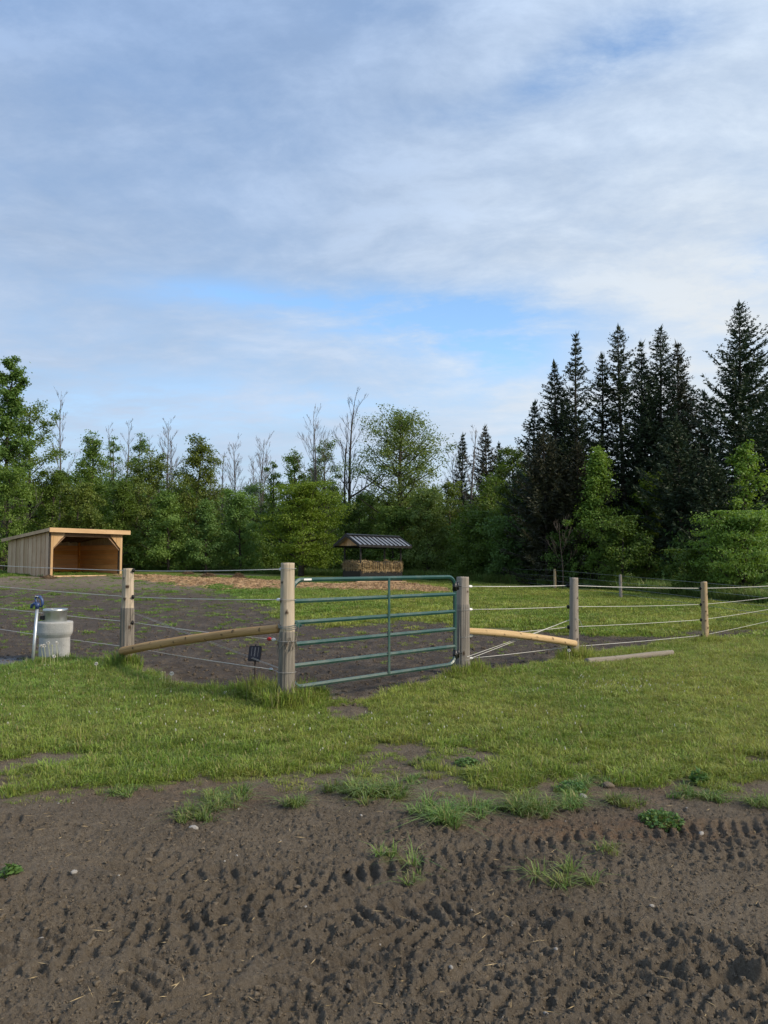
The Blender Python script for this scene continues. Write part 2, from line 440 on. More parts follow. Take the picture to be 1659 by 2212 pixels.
_p = _n.n('ShaderNodeTexCoord').outputs['Object']; _a = _n.noise(_p, 2.3, 6, 0.65); _b = _n.noise(_p, 38, 4, 0.6)
_z = _n.n('ShaderNodeSeparateXYZ', {0: _p}).outputs[2]
_c = _n.mix(_n.rng(_a, 0.3, 0.7), (0.009, 0.050, 0.044), (0.014, 0.072, 0.064))
_d = _n.math('MULTIPLY', _n.rng(_n.math('ADD', _a, _n.rng(_z, 1.1, 0.2, 0.0, 0.16)), 0.50, 0.70), _n.rng(_b, 0.35, 0.6, 0.06, 0.30))
finish(M['green'], _n, _n.mix(_d, _c, (0.15, 0.125, 0.095)), _n.rng(_d, 0, 0.5, 0.32, 0.7), spec=0.6)
M['galv'] = simple('galvanised pipe', (0.50, 0.53, 0.55), 0.42, 0.75, 0.12, 14)
M['steel'] = simple('stainless drum', (0.46, 0.47, 0.45), 0.33, 0.85, 0.08, 9)
M['blue'] = simple('blue cast iron', (0.030, 0.060, 0.165), 0.38, 0, 0.2, 22)
M['black'] = simple('black plastic', (0.010, 0.010, 0.012), 0.55, 0, 0.2, 30, 0, 0.3)
M['black_metal'] = simple('black painted steel', (0.014, 0.014, 0.015), 0.40, 0.1, 0.25, 14)
M['wire'] = simple('white fence rope', (0.56, 0.545, 0.505), 0.6, 0, 0.1, 30)
M['steel_wire'] = simple('steel wire', (0.34, 0.33, 0.31), 0.5, 0.3, 0.2, 30)
M['dull_wire'] = simple('old fence wire', (0.22, 0.23, 0.21), 0.6, 0.2, 0.2, 10)
M['porcelain'] = simple('white porcelain', (0.78, 0.78, 0.76), 0.25, 0, 0.05, 30)
M['red'] = simple('red plastic', (0.55, 0.018, 0.018), 0.35, 0, 0.1, 30)
M['panel'] = simple('solar cell', (0.012, 0.014, 0.024), 0.5, 0, 0.15, 30, 0, 0.25)
M['line'] = simple('silver line', (0.22, 0.24, 0.27), 0.4, 0.0, 0.05, 30)
M['rust'] = simple('rusty stake', (0.030, 0.018, 0.013), 0.8, 0, 0.3, 40)
M['white'] = simple('white sticker', (0.78, 0.78, 0.76), 0.5, 0, 0.05, 30)
M['bark'] = simple('dark bark', (0.060, 0.050, 0.042), 0.9, 0, 0.35, 9, 0.02, 0.2)
M['bark_grey'] = simple('grey bark', (0.115, 0.105, 0.098), 0.9, 0, 0.3, 9, 0.02, 0.2)
M['stone'] = simple('field stone', (0.33, 0.31, 0.28), 0.8, 0, 0.35, 25, 0.01)
M['fluff'] = simple('seed fluff', (0.62, 0.61, 0.57), 0.8, 0, 0.05, 30)
M['stalk'] = simple('pale flower stalk', (0.36, 0.37, 0.17), 0.7, 0, 0.15, 30)
M['clover'] = simple('clover head', (0.42, 0.42, 0.33), 0.8, 0, 0.1, 30)
M['clod'] = simple('mud clod', (0.160, 0.130, 0.094), 0.95, 0, 0.35, 40, 0.01, 0.2)


def concrete_mat():
    m, n = new_mat('weathered concrete')
    p = n.n('ShaderNodeTexCoord').outputs['Object']
    a = n.noise(p, 5, 5); b = n.noise(p, 60, 4, 0.7); st = n.noise(n.mapping(p, (9, 9, 1)), 1.0, 4); hole = n.noise(p, 26, 2)
    c = n.mix(n.rng(n.math('ADD', n.math('MULTIPLY', a, 0.5), n.math('MULTIPLY', b, 0.5)), 0.35, 0.65), (0.31, 0.31, 0.295), (0.48, 0.475, 0.455))
    c = n.mix(n.math('MULTIPLY', n.rng(st, 0.55, 0.7), 0.35), c, (0.22, 0.21, 0.19))
    c = n.mix(n.math('MULTIPLY', n.rng(hole, 0.71, 0.74), 0.8), c, (0.10, 0.095, 0.085))
    return finish(m, n, c, 0.9, n.math('ADD', a, b), 0.006, 0.7, spec=0.2)


M['concrete'] = concrete_mat()


def straw_mat(name, lo, hi):
    m, n = new_mat(name)
    p = n.n('ShaderNodeNewGeometry').outputs['Position']
    f = n.math('ADD', n.math('MULTIPLY', n.noise(p, 3, 3), 0.5), n.math('MULTIPLY', n.noise(p, 40, 3), 0.5))
    return finish(m, n, n.mix(n.rng(f, 0.35, 0.65), lo, hi), 0.8, spec=0.2)


M['straw'] = straw_mat('loose straw', (0.19, 0.115, 0.062), (0.60, 0.42, 0.245))
M['hay'] = straw_mat('hay', (0.26, 0.19, 0.095), (0.52, 0.40, 0.22))


def grass_mat(name, c_green, c_yellow, c_left, patch=0.35):
    m, n = new_mat(name)
    geo = n.n('ShaderNodeNewGeometry'); p = geo.outputs['Position']
    sx = n.n('ShaderNodeSeparateXYZ', {0: p})
    a = n.noise(p, patch, 4, 0.6); b = n.noise(p, 5.0, 3)
    col = n.mix(n.rng(n.math('ADD', n.math('MULTIPLY', a, 0.75), n.math('MULTIPLY', b, 0.25)), 0.40, 0.60), c_green, c_yellow)
    col = n.mix(n.math('MULTIPLY', n.rng(n.math('ADD', sx.outputs[0], n.math('MULTIPLY', a, 3.0)), 0.6, -3.4), 0.75), col, c_left)
    tip = attr(n, 'tip'); rnd = n.n('ShaderNodeObjectInfo').outputs['Random']; dry = attr(n, 'dry')
    col = n.mix(dry, col, (0.30, 0.26, 0.11))
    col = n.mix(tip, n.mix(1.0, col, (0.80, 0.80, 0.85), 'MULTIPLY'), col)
    col = n.n('ShaderNodeHueSaturation', {'Hue': n.rng(rnd, 0, 1, 0.485, 0.515), 'Value': n.rng(rnd, 0, 1, 0.78, 1.22), 'Color': col}).outputs[0]
    tr = n.n('ShaderNodeBsdfTranslucent', {'Color': col})
    return finish(m, n, col, 0.5, spec=0.35, extra=lambda bs: n.n('ShaderNodeMixShader', {0: 0.35, 1: bs.outputs[0], 2: tr.outputs[0]}))


M['grass'] = grass_mat('meadow grass', (0.190, 0.272, 0.038), (0.350, 0.378, 0.076), (0.130, 0.250, 0.036))
M['tuft'] = grass_mat('rank grass', (0.125, 0.205, 0.044), (0.215, 0.290, 0.070), (0.110, 0.195, 0.042), 2.2)
M['broad'] = leaf_mat('clover leaves', (0.065, 0.140, 0.032), (0.120, 0.215, 0.052), 0.3, 3.0)
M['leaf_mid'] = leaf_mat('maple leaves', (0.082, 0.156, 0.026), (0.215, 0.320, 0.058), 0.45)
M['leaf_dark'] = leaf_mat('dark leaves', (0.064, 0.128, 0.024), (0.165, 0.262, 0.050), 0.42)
M['leaf_lime'] = leaf_mat('fresh lime leaves', (0.092, 0.178, 0.018), (0.225, 0.325, 0.040), 0.45)
M['leaf_olive'] = leaf_mat('olive leaves', (0.082, 0.136, 0.026), (0.210, 0.272, 0.056), 0.42)
M['leaf_blue'] = leaf_mat('grey green leaves', (0.076, 0.148, 0.044), (0.200, 0.295, 0.092), 0.45)
M['needle'] = leaf_mat('spruce needles', (0.018, 0.034, 0.017), (0.045, 0.070, 0.031), 0.06, 0.7)
M['needle_brown'] = leaf_mat('rusty spruce needles', (0.025, 0.029, 0.016), (0.052, 0.056, 0.027), 0.06, 0.7)
M['needle_dead'] = leaf_mat('dead spruce twigs', (0.045, 0.036, 0.030), (0.085, 0.066, 0.052), 0.0, 0.7)

#@@GROUND
# ------------------------------------------------------------------ ground
GP = lambda pts: [G(u, v)[:2] for u, v in pts]
yard_mud = [(-7, 0.3), (-7, 5.2)] + GP([(-160, 1672), (0, 1672), (60, 1698), (130, 1706), (200, 1700), (330, 1688), (440, 1694), (560, 1690), (660, 1676), (715, 1668), (752, 1650),
    (800, 1632), (850, 1607), (920, 1604), (990, 1622), (1035, 1642), (1000, 1664), (1030, 1688), (1130, 1700), (1200, 1694), (1250, 1680), (1330, 1672),
    (1400, 1688), (1480, 1684), (1560, 1686), (1659, 1672), (1800, 1672)]) + [(7, 5.4), (7, 0.3)]
pad_near = [(-420, 1405), (-200, 1416), (-60, 1424), (0, 1438), (66, 1436), (110, 1430), (160, 1431), (205, 1434), (250, 1444), (300, 1460), (350, 1476), (430, 1493), (500, 1500), (570, 1504),
    (620, 1516), (668, 1500), (692, 1500), (702, 1528), (728, 1552), (765, 1560), (795, 1535), (812, 1512), (870, 1495), (940, 1476), (985, 1460), (1060, 1456), (1150, 1446),
    (1230, 1428), (1300, 1413), (1400, 1402), (1500, 1390), (1600, 1378), (1800, 1362)]
pad_far = [(1800, 1346), (1659, 1352), (1560, 1361), (1450, 1366), (1300, 1372), (1200, 1364), (1100, 1360), (1040, 1354), (985, 1346), (900, 1336), (820, 1336), (760, 1346), (700, 1344),
    (650, 1330), (600, 1302), (540, 1282), (440, 1266), (300, 1250), (250, 1246.5), (100, 1246.5), (0, 1247.5), (-300, 1252)]
pad_mud = GP(pad_near) + GP(pad_far)
straw_zone = GP([(232, 1244), (330, 1241), (420, 1246), (520, 1252), (600, 1255), (700, 1260), (760, 1258), (880, 1256), (925, 1266), (948, 1279), (900, 1284), (840, 1286), (740, 1279), (640, 1279),
    (560, 1281), (470, 1273), (380, 1266), (290, 1257)])
gravel_zone = GP([(-300, 1405), (0, 1420), (50, 1422), (72, 1432), (60, 1440), (0, 1441), (-300, 1432)])
bare_spots = [(130, 1640, 0.30), (95, 1634, 0.2), (25, 1655, 0.25), (1390, 1402, 0.3), (170, 1248, 2.6), (235, 1247, 1.8), (60, 1248.5, 2.2), (480, 1242, 2.2), (545, 1244, 1.5), (1640, 1648, 0.2), (690, 1655, 0.12), (1250, 1655, 0.14)]
bare_spots = [(G(u, v), r) for u, v, r in bare_spots]
# clumps of grass growing in the churned mud: photo place, radius m, blade height m, blades, kind
CLUMPS = [
    (800, 1718, 0.20, 0.13, 240, 'tuft', 'tall bright green grass clump at the lawn edge in front of the gate opening'),
    (745, 1712, 0.14, 0.10, 130, 'tuft', 'yellowish grass clump adjoining the tall bright clump on its left'),
    (970, 1762, 0.21, 0.12, 260, 'tuft', 'large dense grass clump standing alone in the mud below the gate'),
    (480, 1732, 0.17, 0.10, 170, 'tuft', 'blue green grass clump at the mud edge below the leaning log brace'),
    (425, 1764, 0.13, 0.09, 110, 'tuft', 'flattened small grass clump in mud just below a larger blue green clump'),
    (268, 1712, 0.11, 0.07, 80, 'tuft', 'low spreading grass tuft in bare soil below the concrete drum'),
    (648, 1744, 0.10, 0.09, 80, 'tuft', 'sparse yellow green tuft beside dark clods in the mud'),
    (900, 1650, 0.07, 0.06, 60, 'tuft', 'small rosette of grass alone in the bare patch before the gate'),
    (1010, 1652, 0.10, 0.05, 110, 'clover', 'low clover patch at the right rim of the bare patch'),
    (885, 1684, 0.11, 0.05, 80, 'tuft', 'thin low grass strip in the middle of the bare patch'),
    (1142, 1752, 0.17, 0.12, 210, 'tuft', 'bright arching grass clump in mud with dense long blades'),
    (1066, 1752, 0.09, 0.07, 70, 'tuft', 'small pale tuft squeezed between two bigger clumps in the mud'),
    (1236, 1738, 0.12, 0.09, 110, 'tuft', 'pale feathery grass tuft to the right of the bright arching clump'),
    (1236, 1708, 0.11, 0.06, 90, 'clover', 'low leafy patch just behind the pale feathery tuft'),
    (1285, 1697, 0.10, 0.08, 90, 'tuft', 'grass tuft at the ragged lawn edge beside a flat dark stone'),
    (1355, 1738, 0.10, 0.09, 90, 'tuft', 'upright yellow green tuft alone in bare brown soil'),
    (1428, 1776, 0.13, 0.06, 170, 'clover', 'round dark green clover clump alone in the mud'),
    (1500, 1722, 0.17, 0.08, 130, 'tuft', 'wide thin dry tipped tuft on the soil near the lawn'),
    (1640, 1740, 0.12, 0.08, 110, 'tuft', 'grass tuft at the very edge of the picture beside bare soil'),
    (1510, 1696, 0.06, 0.11, 50, 'broad', 'small yellow green broad leaved weed at the lawn edge'),
    (845, 1858, 0.12, 0.10, 45, 'tuft', 'sparse long bladed tuft straggling in the tyre churned mud'),
    (1225, 1892, 0.15, 0.10, 70, 'tuft', 'trampled long bladed tuft across the tyre tread marks'),
    (905, 1902, 0.07, 0.06, 25, 'tuft', 'tiny thin tuft below the sparse straggling one'),
    (1310, 1838, 0.08, 0.08, 25, 'tuft', 'tiny green sprig among the tread marks near ochre soil'),
    (22, 1890, 0.05, 0.06, 20, 'broad', 'tiny broad leaved seedling at the left rim of the mud'),
]
clump_pos = [G(c[0], c[1]) for c in CLUMPS]


def masks(x, y):
    """grass, straw, gravel cover, 0..1, at world positions"""
    w1 = (fbm(x * 2.3, y * 2.3, 4, 3) - 0.5); w2 = (fbm(x * 0.55, y * 0.55, 4, 9) - 0.5); w3 = fbm(x * 7, y * 7, 3, 21) - 0.5
    far = smooth(9, 26, y)
    s1 = poly_sd(x, y, yard_mud) + w1 * 0.95 + w3 * 0.40
    s2 = poly_sd(x, y, pad_mud) + (w1 * 0.5 + w3 * 0.18) * (1 - far) + w2 * 2.6 * far
    mud = np.maximum(smooth(-0.42, 0.42, s1), smooth(-0.14 - 1.6 * far, 0.2 + 2.6 * far, s2))
    for (p, r) in bare_spots:
        d = np.hypot(x - p[0], (y - p[1])) / r + w1 * 0.8
        mud = np.maximum(mud, smooth(1.1, 0.6, d) * 0.9)
    g = 1 - mud
    # thin worn grass in the paddock soil
    worn = smooth(0.52, 0.72, fbm(x * 0.35 + 4, y * 0.22, 3, 33)) * smooth(15, 22, y) * 0.12 + 0.36 * smooth(16, 26, y) * fbm(x * 1.5, y * 0.9, 3, 37)
    g = np.maximum(g, worn * (1 - smooth(26, 42, y) * 0.3))
    for (c, p) in zip(CLUMPS, clump_pos):
        d = np.hypot(x - p[0], y - p[1]) / c[2] + w3 * 0.7
        g = np.maximum(g, smooth(1.0, 0.4, d) * 0.42)
    st = smooth(0.0, 2.2, poly_sd(x, y, straw_zone) + w2 * 3.5)
    gv = smooth(-0.15, 0.15, poly_sd(x, y, gravel_zone) + w1 * 0.4)
    return g * (1 - gv), st, gv, s1, s2


TRACKS = [  # tyre paths over the yard mud: photo points, half width m, lug pitch m, depth m
    ([(1900, 1782), (1659, 1797), (1450, 1810), (1250, 1830), (1050, 1856), (860, 1892), (700, 1930), (560, 1985), (420, 2065), (330, 2165)], 0.22, 0.080, 0.017),
    ([(1900, 1846), (1659, 1850), (1420, 1864), (1220, 1884), (1050, 1912), (880, 1950)], 0.17, 0.078, 0.013),
    ([(760, 2000), (900, 2000), (1100, 2008), (1300, 2026), (1480, 2058), (1659, 2110), (1900, 2190)], 0.21, 0.092, 0.021),
    ([(-200, 1768), (0, 1788), (140, 1810), (260, 1850), (380, 1895), (520, 1912), (700, 1890), (860, 1850)], 0.18, 0.088, 0.016),
    ([(-200, 2120), (0, 2075), (150, 2040), (300, 2000), (430, 1962), (560, 1930)], 0.20, 0.090, 0.018),
    ([(-200, 1925), (0, 1915), (150, 1925), (330, 1945), (520, 1990), (700, 2060)], 0.17, 0.085, 0.013),
    ([(480, 2230), (700, 2130), (900, 2080), (1100, 2075), (1300, 2090)], 0.18, 0.088, 0.013),
    ([(900, 1800), (1150, 1800), (1400, 1790), (1659, 1770), (1900, 1755)], 0.15, 0.075, 0.010),
    ([(1000, 2150), (1250, 2130), (1500, 2140), (1800, 2180)], 0.16, 0.085, 0.012),
]
TRACKS = [(GP(p), hw, pt, dp) for p, hw, pt, dp in TRACKS]
CALM = [((195, 1893), 0.50, 0.20, 1.0), ((560, 2150), 0.55, 0.30, 0.9), ((950, 2110), 0.4, 0.2, 0.7), ((300, 1735), 0.9, 0.25, 0.7), ((1000, 1700), 1.2, 0.5, 0.75), ((1350, 2150), 0.45, 0.28, 0.8), ((350, 2090), 0.35, 0.15, 0.7)]
CALM = [(G(*p), a, b, s) for p, a, b, s in CALM]
HEAPS = [((1265, 2015), 0.26, 0.10, 0.055), ((1590, 2100), 0.30, 0.14, 0.06), ((905, 1800), 0.07, 0.05, 0.035), ((90, 1790), 0.25, 0.12, 0.035), ((1500, 2040), 0.2, 0.08, 0.04), ((960, 2085), 0.25, 0.07, 0.03), ((60, 2100), 0.2, 0.1, 0.04)]
HEAPS = [(G(*p), a, b, s) for p, a, b, s in HEAPS]


def relief(x, y, g, s1, s2):
    """small relief of the soil: tread marks, clods, hoof churn"""
    near = smooth(15, 11, y)
    yard = smooth(-0.1, 0.35, s1) * (1 - g)
    wx = (fbm(x * 5, y * 5, 3, 41) - 0.5); wy = (fbm(x * 5 + 9, y * 5 + 3, 3, 43) - 0.5)
    churn = np.full(x.shape, 0.62) + 1.3 * (fbm(x * 1.1, y * 1.1, 3, 51) - 0.5)
    for (p, a, b, s) in CALM:
        d = np.hypot((x - p[0] + wx * 0.25) / a, (y - p[1] + wy * 0.2) / b)
        churn = churn * (1 - s * smooth(1.25, 0.75, d))
    edge = smooth(0.05, 0.9, s1)
    churn = np.clip(churn, 0.05, 1.2) * (0.15 + 0.85 * edge)
    h = np.zeros(x.shape)
    for k, (P, hw, pt, dp) in enumerate(TRACKS):
        S, T = poly_st(x + wx * 0.07, y + wy * 0.07, P)
        t = T / hw
        inside = smooth(1.12, 0.9, np.abs(t))
        ph = S / pt + 1.15 * np.abs(t) + np.where(t > 0, 0.5, 0.0) + 0.15 * wx
        lug = np.tanh(1.8 * (np.sin(2 * np.pi * ph) + 0.55 * (fbm(x * 9, y * 9, 3, 63) - 0.5)))
        fade = 0.45 + 1.0 * smooth(0.3, 0.7, fbm(x * 1.6 + k * 7, y * 1.6, 2, 61 + k))
        rim = np.exp(-((np.abs(t) - 1.12) / 0.16) ** 2)
        h += inside * (lug * 0.5 - 0.35) * dp * fade + rim * dp * 0.45 * fade
        churn = np.maximum(churn, inside * 0.55)
    b2 = fbm(x * 14 + wx * 2.5, y * 14 + wy * 2.5, 4, 75); b3 = fbm(x * 38 + wx, y * 38, 3, 81); b4 = fbm(x * 95, y * 95, 2, 83)
    rough = np.abs(fbm(x * 8.5 + wx * 2, y * 8.5 + wy * 2, 4, 71) - 0.5) * 2
    crumb = smooth(0.54, 0.66, fbm(x * 24 + wx * 3, y * 24, 3, 85)) * smooth(0.42, 0.6, fbm(x * 3.1, y * 3.1, 2, 87))
    h += churn * (0.016 * (rough - 0.28) + 0.022 * (b2 - 0.5) + 0.009 * crumb)
    h += (b3 - 0.5) * (0.007 + 0.034 * np.clip(churn, 0, 1) * (0.25 + smooth(0.36, 0.64, fbm(x * 0.9 + 3, y * 1.7, 3, 89)))) + (b4 - 0.5) * (0.014 + 0.016 * np.clip(churn, 0, 1))
    for (p, a, b, s) in HEAPS:
        d = np.hypot((x - p[0] + wx * 0.2) / a, (y - p[1] + wy * 0.2) / b)
        h += smooth(1.2, 0.1, d) * s * (0.3 + 1.4 * rough)
    # drying cracks in the calm pans
    cr = np.abs(fbm(x * 2.6, y * 2.6, 4, 91) - 0.5)
    h -= smooth(0.012, 0.002, cr) * 0.012 * smooth(0.5, 0.2, churn)
    hz = h * yard * near
    # hoof churned paddock soil
    pad = smooth(-0.2, 0.5, s2) * (1 - g) * smooth(45, 25, y)
    hz += pad * (0.06 * (fbm(x * 3.2, y * 3.2, 4, 95) - 0.5) + 0.06 * (fbm(x * 9, y * 9, 3, 97) - 0.5))
    # turf: slight unevenness, raised over the soil
    hz += g * (0.018 + 0.05 * (fbm(x * 0.8, y * 0.8, 3, 99) - 0.5))
    return hz, churn


def build_ground():
    fine = np.radians(np.arange(-36, 36.01, 0.1)); coarse = np.radians(np.arange(40, 320.1, 4.0))
    ang = np.concatenate([fine, coarse])                                   # clockwise from the view direction
    rad = np.concatenate([[0.4, 0.9, 1.4, 1.8], np.exp(np.arange(math.log(2.1), math.log(13), 0.0037)), np.exp(np.arange(math.log(13), math.log(40), 0.0095)), np.exp(np.arange(math.log(40), math.log(75), 0.02)),
                          [90, 120, 170, 260, 420, 700, 1200]])
    A, Rr = np.meshgrid(ang, rad)
    x = Rr * np.sin(A); y = Rr * np.cos(A); sh = x.shape
    x = x.ravel(); y = y.ravel()
    g, st, gv, s1, s2 = masks(x, y)
    hz, churn = relief(x, y, g, s1, s2)
    z = tz(x, np.clip(y, -50, 90)) + hz + st * 0.10 * fbm(x * 1.4, y * 1.4, 4, 15)
    damp = np.clip(smooth(0.0, 0.6, s2) * smooth(44, 24, y) * 0.9 + smooth(0.55, 0.75, fbm(x * 1.3, y * 1.3, 3, 7)) * 0.4 * smooth(0.5, 0, s2), 0, 1)
    oc = G(1330, 1790); ochre = smooth(1.2, 0.2, np.hypot((x - oc[0]) / 1.0, (y - oc[1]) / 0.28)) * 0.8 + 0.35 * smooth(0.58, 0.75, fbm(x * 0.9, y * 0.9, 3, 77))
    ochre = np.clip(ochre * smooth(-0.2, 0.2, s1), 0, 1)
    n, c = sh
    i = np.arange(n - 1)[:, None] * c; j = np.arange(c)[None, :]; j2 = (j + 1) % c
    Q = np.stack([i + j, i + c + j, i + c + j2, i + j2], -1).reshape(-1, 4)
    k = len(x); V = np.stack([x, y, z], 1); V = np.concatenate([V, [[0, 0, 0]]])
    T = [[k, (jj), (jj + 1) % c] for jj in range(c)]
    ge = Geo(); e = lambda a: np.concatenate([a, [0.0]])
    ge.add(V, Q[:, ::-1], [t[::-1] for t in T], grass=e(g), straw=e(st), gravel=e(gv), damp=e(damp), ochre=e(ochre))
    o = ge.build('ground', M['ground'], smooth_shade=True); o['kind'] = 'structure'
    return o


ground = build_ground()
if ground.data.polygons[100].normal.z < 0: ground.data.flip_normals()


def ground_z(x, y):
    x = np.atleast_1d(np.asarray(x, float)); y = np.atleast_1d(np.asarray(y, float))
    g, st, gv, s1, s2 = masks(x, y)
    return tz(x, y) + relief(x, y, g, s1, s2)[0] + st * 0.10 * fbm(x * 1.4, y * 1.4, 4, 15), g

#@@TREES
# ------------------------------------------------------------------ trees
def unit(v):
    return v / (np.linalg.norm(v, axis=-1, keepdims=True) + 1e-9)


def leaf_quads(ge, P, rs, size, outward=None, up=0.7, aspect=0.6, mi=0):
    """one folded kite per leaf"""
    n = len(P)
    nrm = rs.normal(size=(n, 3)); nrm[:, 2] = np.abs(nrm[:, 2]) * 0.6 + up
    if outward is not None: nrm += outward * 0.7
    nrm = unit(nrm)
    a = unit(np.cross(nrm, rs.normal(size=(n, 3)))); b = np.cross(nrm, a)
    s = size * rs.uniform(0.6, 1.3, (n, 1))
    V = np.stack([P - a * s * 0.5, P + b * s * aspect * 0.5 + a * s * 0.05, P + a * s * 0.5, P - b * s * aspect * 0.5 + a * s * 0.05], 1)
    ge.add(V.reshape(-1, 3), np.arange(n * 4).reshape(-1, 4), mi=mi)


PROF = {
    'round': lambda t: math.sqrt(max(0.02, 1 - (2 * t - 0.85) ** 2 / 1.35)),
    'cone': lambda t: 0.12 + 0.95 * (1 - t) ** 0.8,
    'column': lambda t: 0.55 + 0.45 * math.sin(math.pi * min(1, t * 0.9 + 0.15)),
    'dome': lambda t: math.sqrt(max(0.03, 1 - t ** 2)),
    'spread': lambda t: (0.8 + 0.2 * math.sin(3.1 * t)) * math.sqrt(max(0.05, 1 - t ** 3)),
}


def broadleaf(name, label, loc, H, Wd, seed, mat, prof='round', base=0.25, limbs=22, leaf=0.2, n_leaf=9000, flat=0.7, trunk_r=None, stems=1, group=None, cat='tree', gappy=0.0, bark='bark', rz=0.0, cl_r=None):
    rs = np.random.RandomState(seed)
    n_leaf = int(n_leaf * 1.36)
    t = thing(name, label, cat, loc, rz, group)
    wood = Geo(); crown = Geo(); trunk_r = trunk_r or (0.035 + H * 0.011)
    C = []
    for s in range(stems):
        off = np.array([rs.uniform(-1, 1), rs.uniform(-0.5, 0.5), 0]) * (0.09 * Wd if stems > 1 else 0.0)
        lean = np.array([rs.uniform(-0.04, 0.04), rs.uniform(-0.04, 0.04), 0]) * H + off * 1.6
        hs = np.linspace(0, 1, 9)
        P = np.stack([lean[0] * hs + 0.012 * H * np.sin(hs * 7 + seed) * hs + off[0] * 0.3, lean[1] * hs + off[1] * 0.3, hs * H * 0.95], 1)
        P[0, 2] = -0.25
        wood.tube(P, trunk_r * (1 - 0.9 * hs) * (0.8 if stems > 1 else 1) + 0.008, 7)
        nl = limbs // stems
        for i in range(nl):
            f = base + (0.97 - base) * ((i + rs.uniform(0.1, 0.9)) / nl)
            org = np.array([np.interp(f * 1.05, hs, P[:, k]) for k in range(3)]); org[2] = f * H * 0.95
            ct = (f - base) / (1 - base)
            L = Wd / 2 * PROF[prof](ct) * rs.uniform(0.72, 1.12)
            aa = i * 2.399 + rs.uniform(-0.5, 0.5) + s * 2
            rise = rs.uniform(0.1, 0.45) + 0.9 * ct
            d = unit(np.array([math.cos(aa), math.sin(aa), rise * 0.7]))
            tt = np.linspace(0, 1, 5)
            Q = org + d * L * tt[:, None] + np.array([0, 0, 1]) * (L * 0.18 * tt ** 2)[:, None] + rs.normal(0, 0.03 * L, (5, 3)) * tt[:, None]
            wood.tube(Q, trunk_r * 0.36 * (1 - ct * 0.6) * (1 - 0.85 * tt) + 0.006, 4, cap=False)
            for q in range(max(3, int(3 + L * 1.9))):
                fr = rs.uniform(0.3, 1.05)
                c = org + d * L * fr + np.array([0, 0, L * 0.18 * fr * fr]) + rs.normal(0, 0.17 * L, 3) * np.array([1, 1, 0.6])
                C.append((c, 1.0))
    C.append((np.array([P[-1, 0], P[-1, 1], H * 0.97]), 0.7))
    C = [c for c in C if rs.rand() > gappy]
    ctr = np.array([c[0] for c in C]); k = len(ctr)
    idx = rs.randint(0, k, n_leaf)
    cr = cl_r or (0.16 + 0.05 * Wd)
    r = cr * rs.uniform(0.6, 1.35, k)[idx]
    off = rs.normal(size=(n_leaf, 3)) * np.array([1, 1, flat]) * r[:, None] * 0.62
    Pn = ctr[idx] + off
    Pn[:, 2] = np.clip(Pn[:, 2], 0.15, H * 1.03)
    axis = np.array([0, 0, H * 0.45])
    leaf_quads(crown, Pn, rs, leaf * 0.70, unit(off + 0.25 * unit(Pn - axis)), 0.35)
    wood.build('trunk', M[bark], t, True)
    crown.build('crown', M[mat], t)
    return t


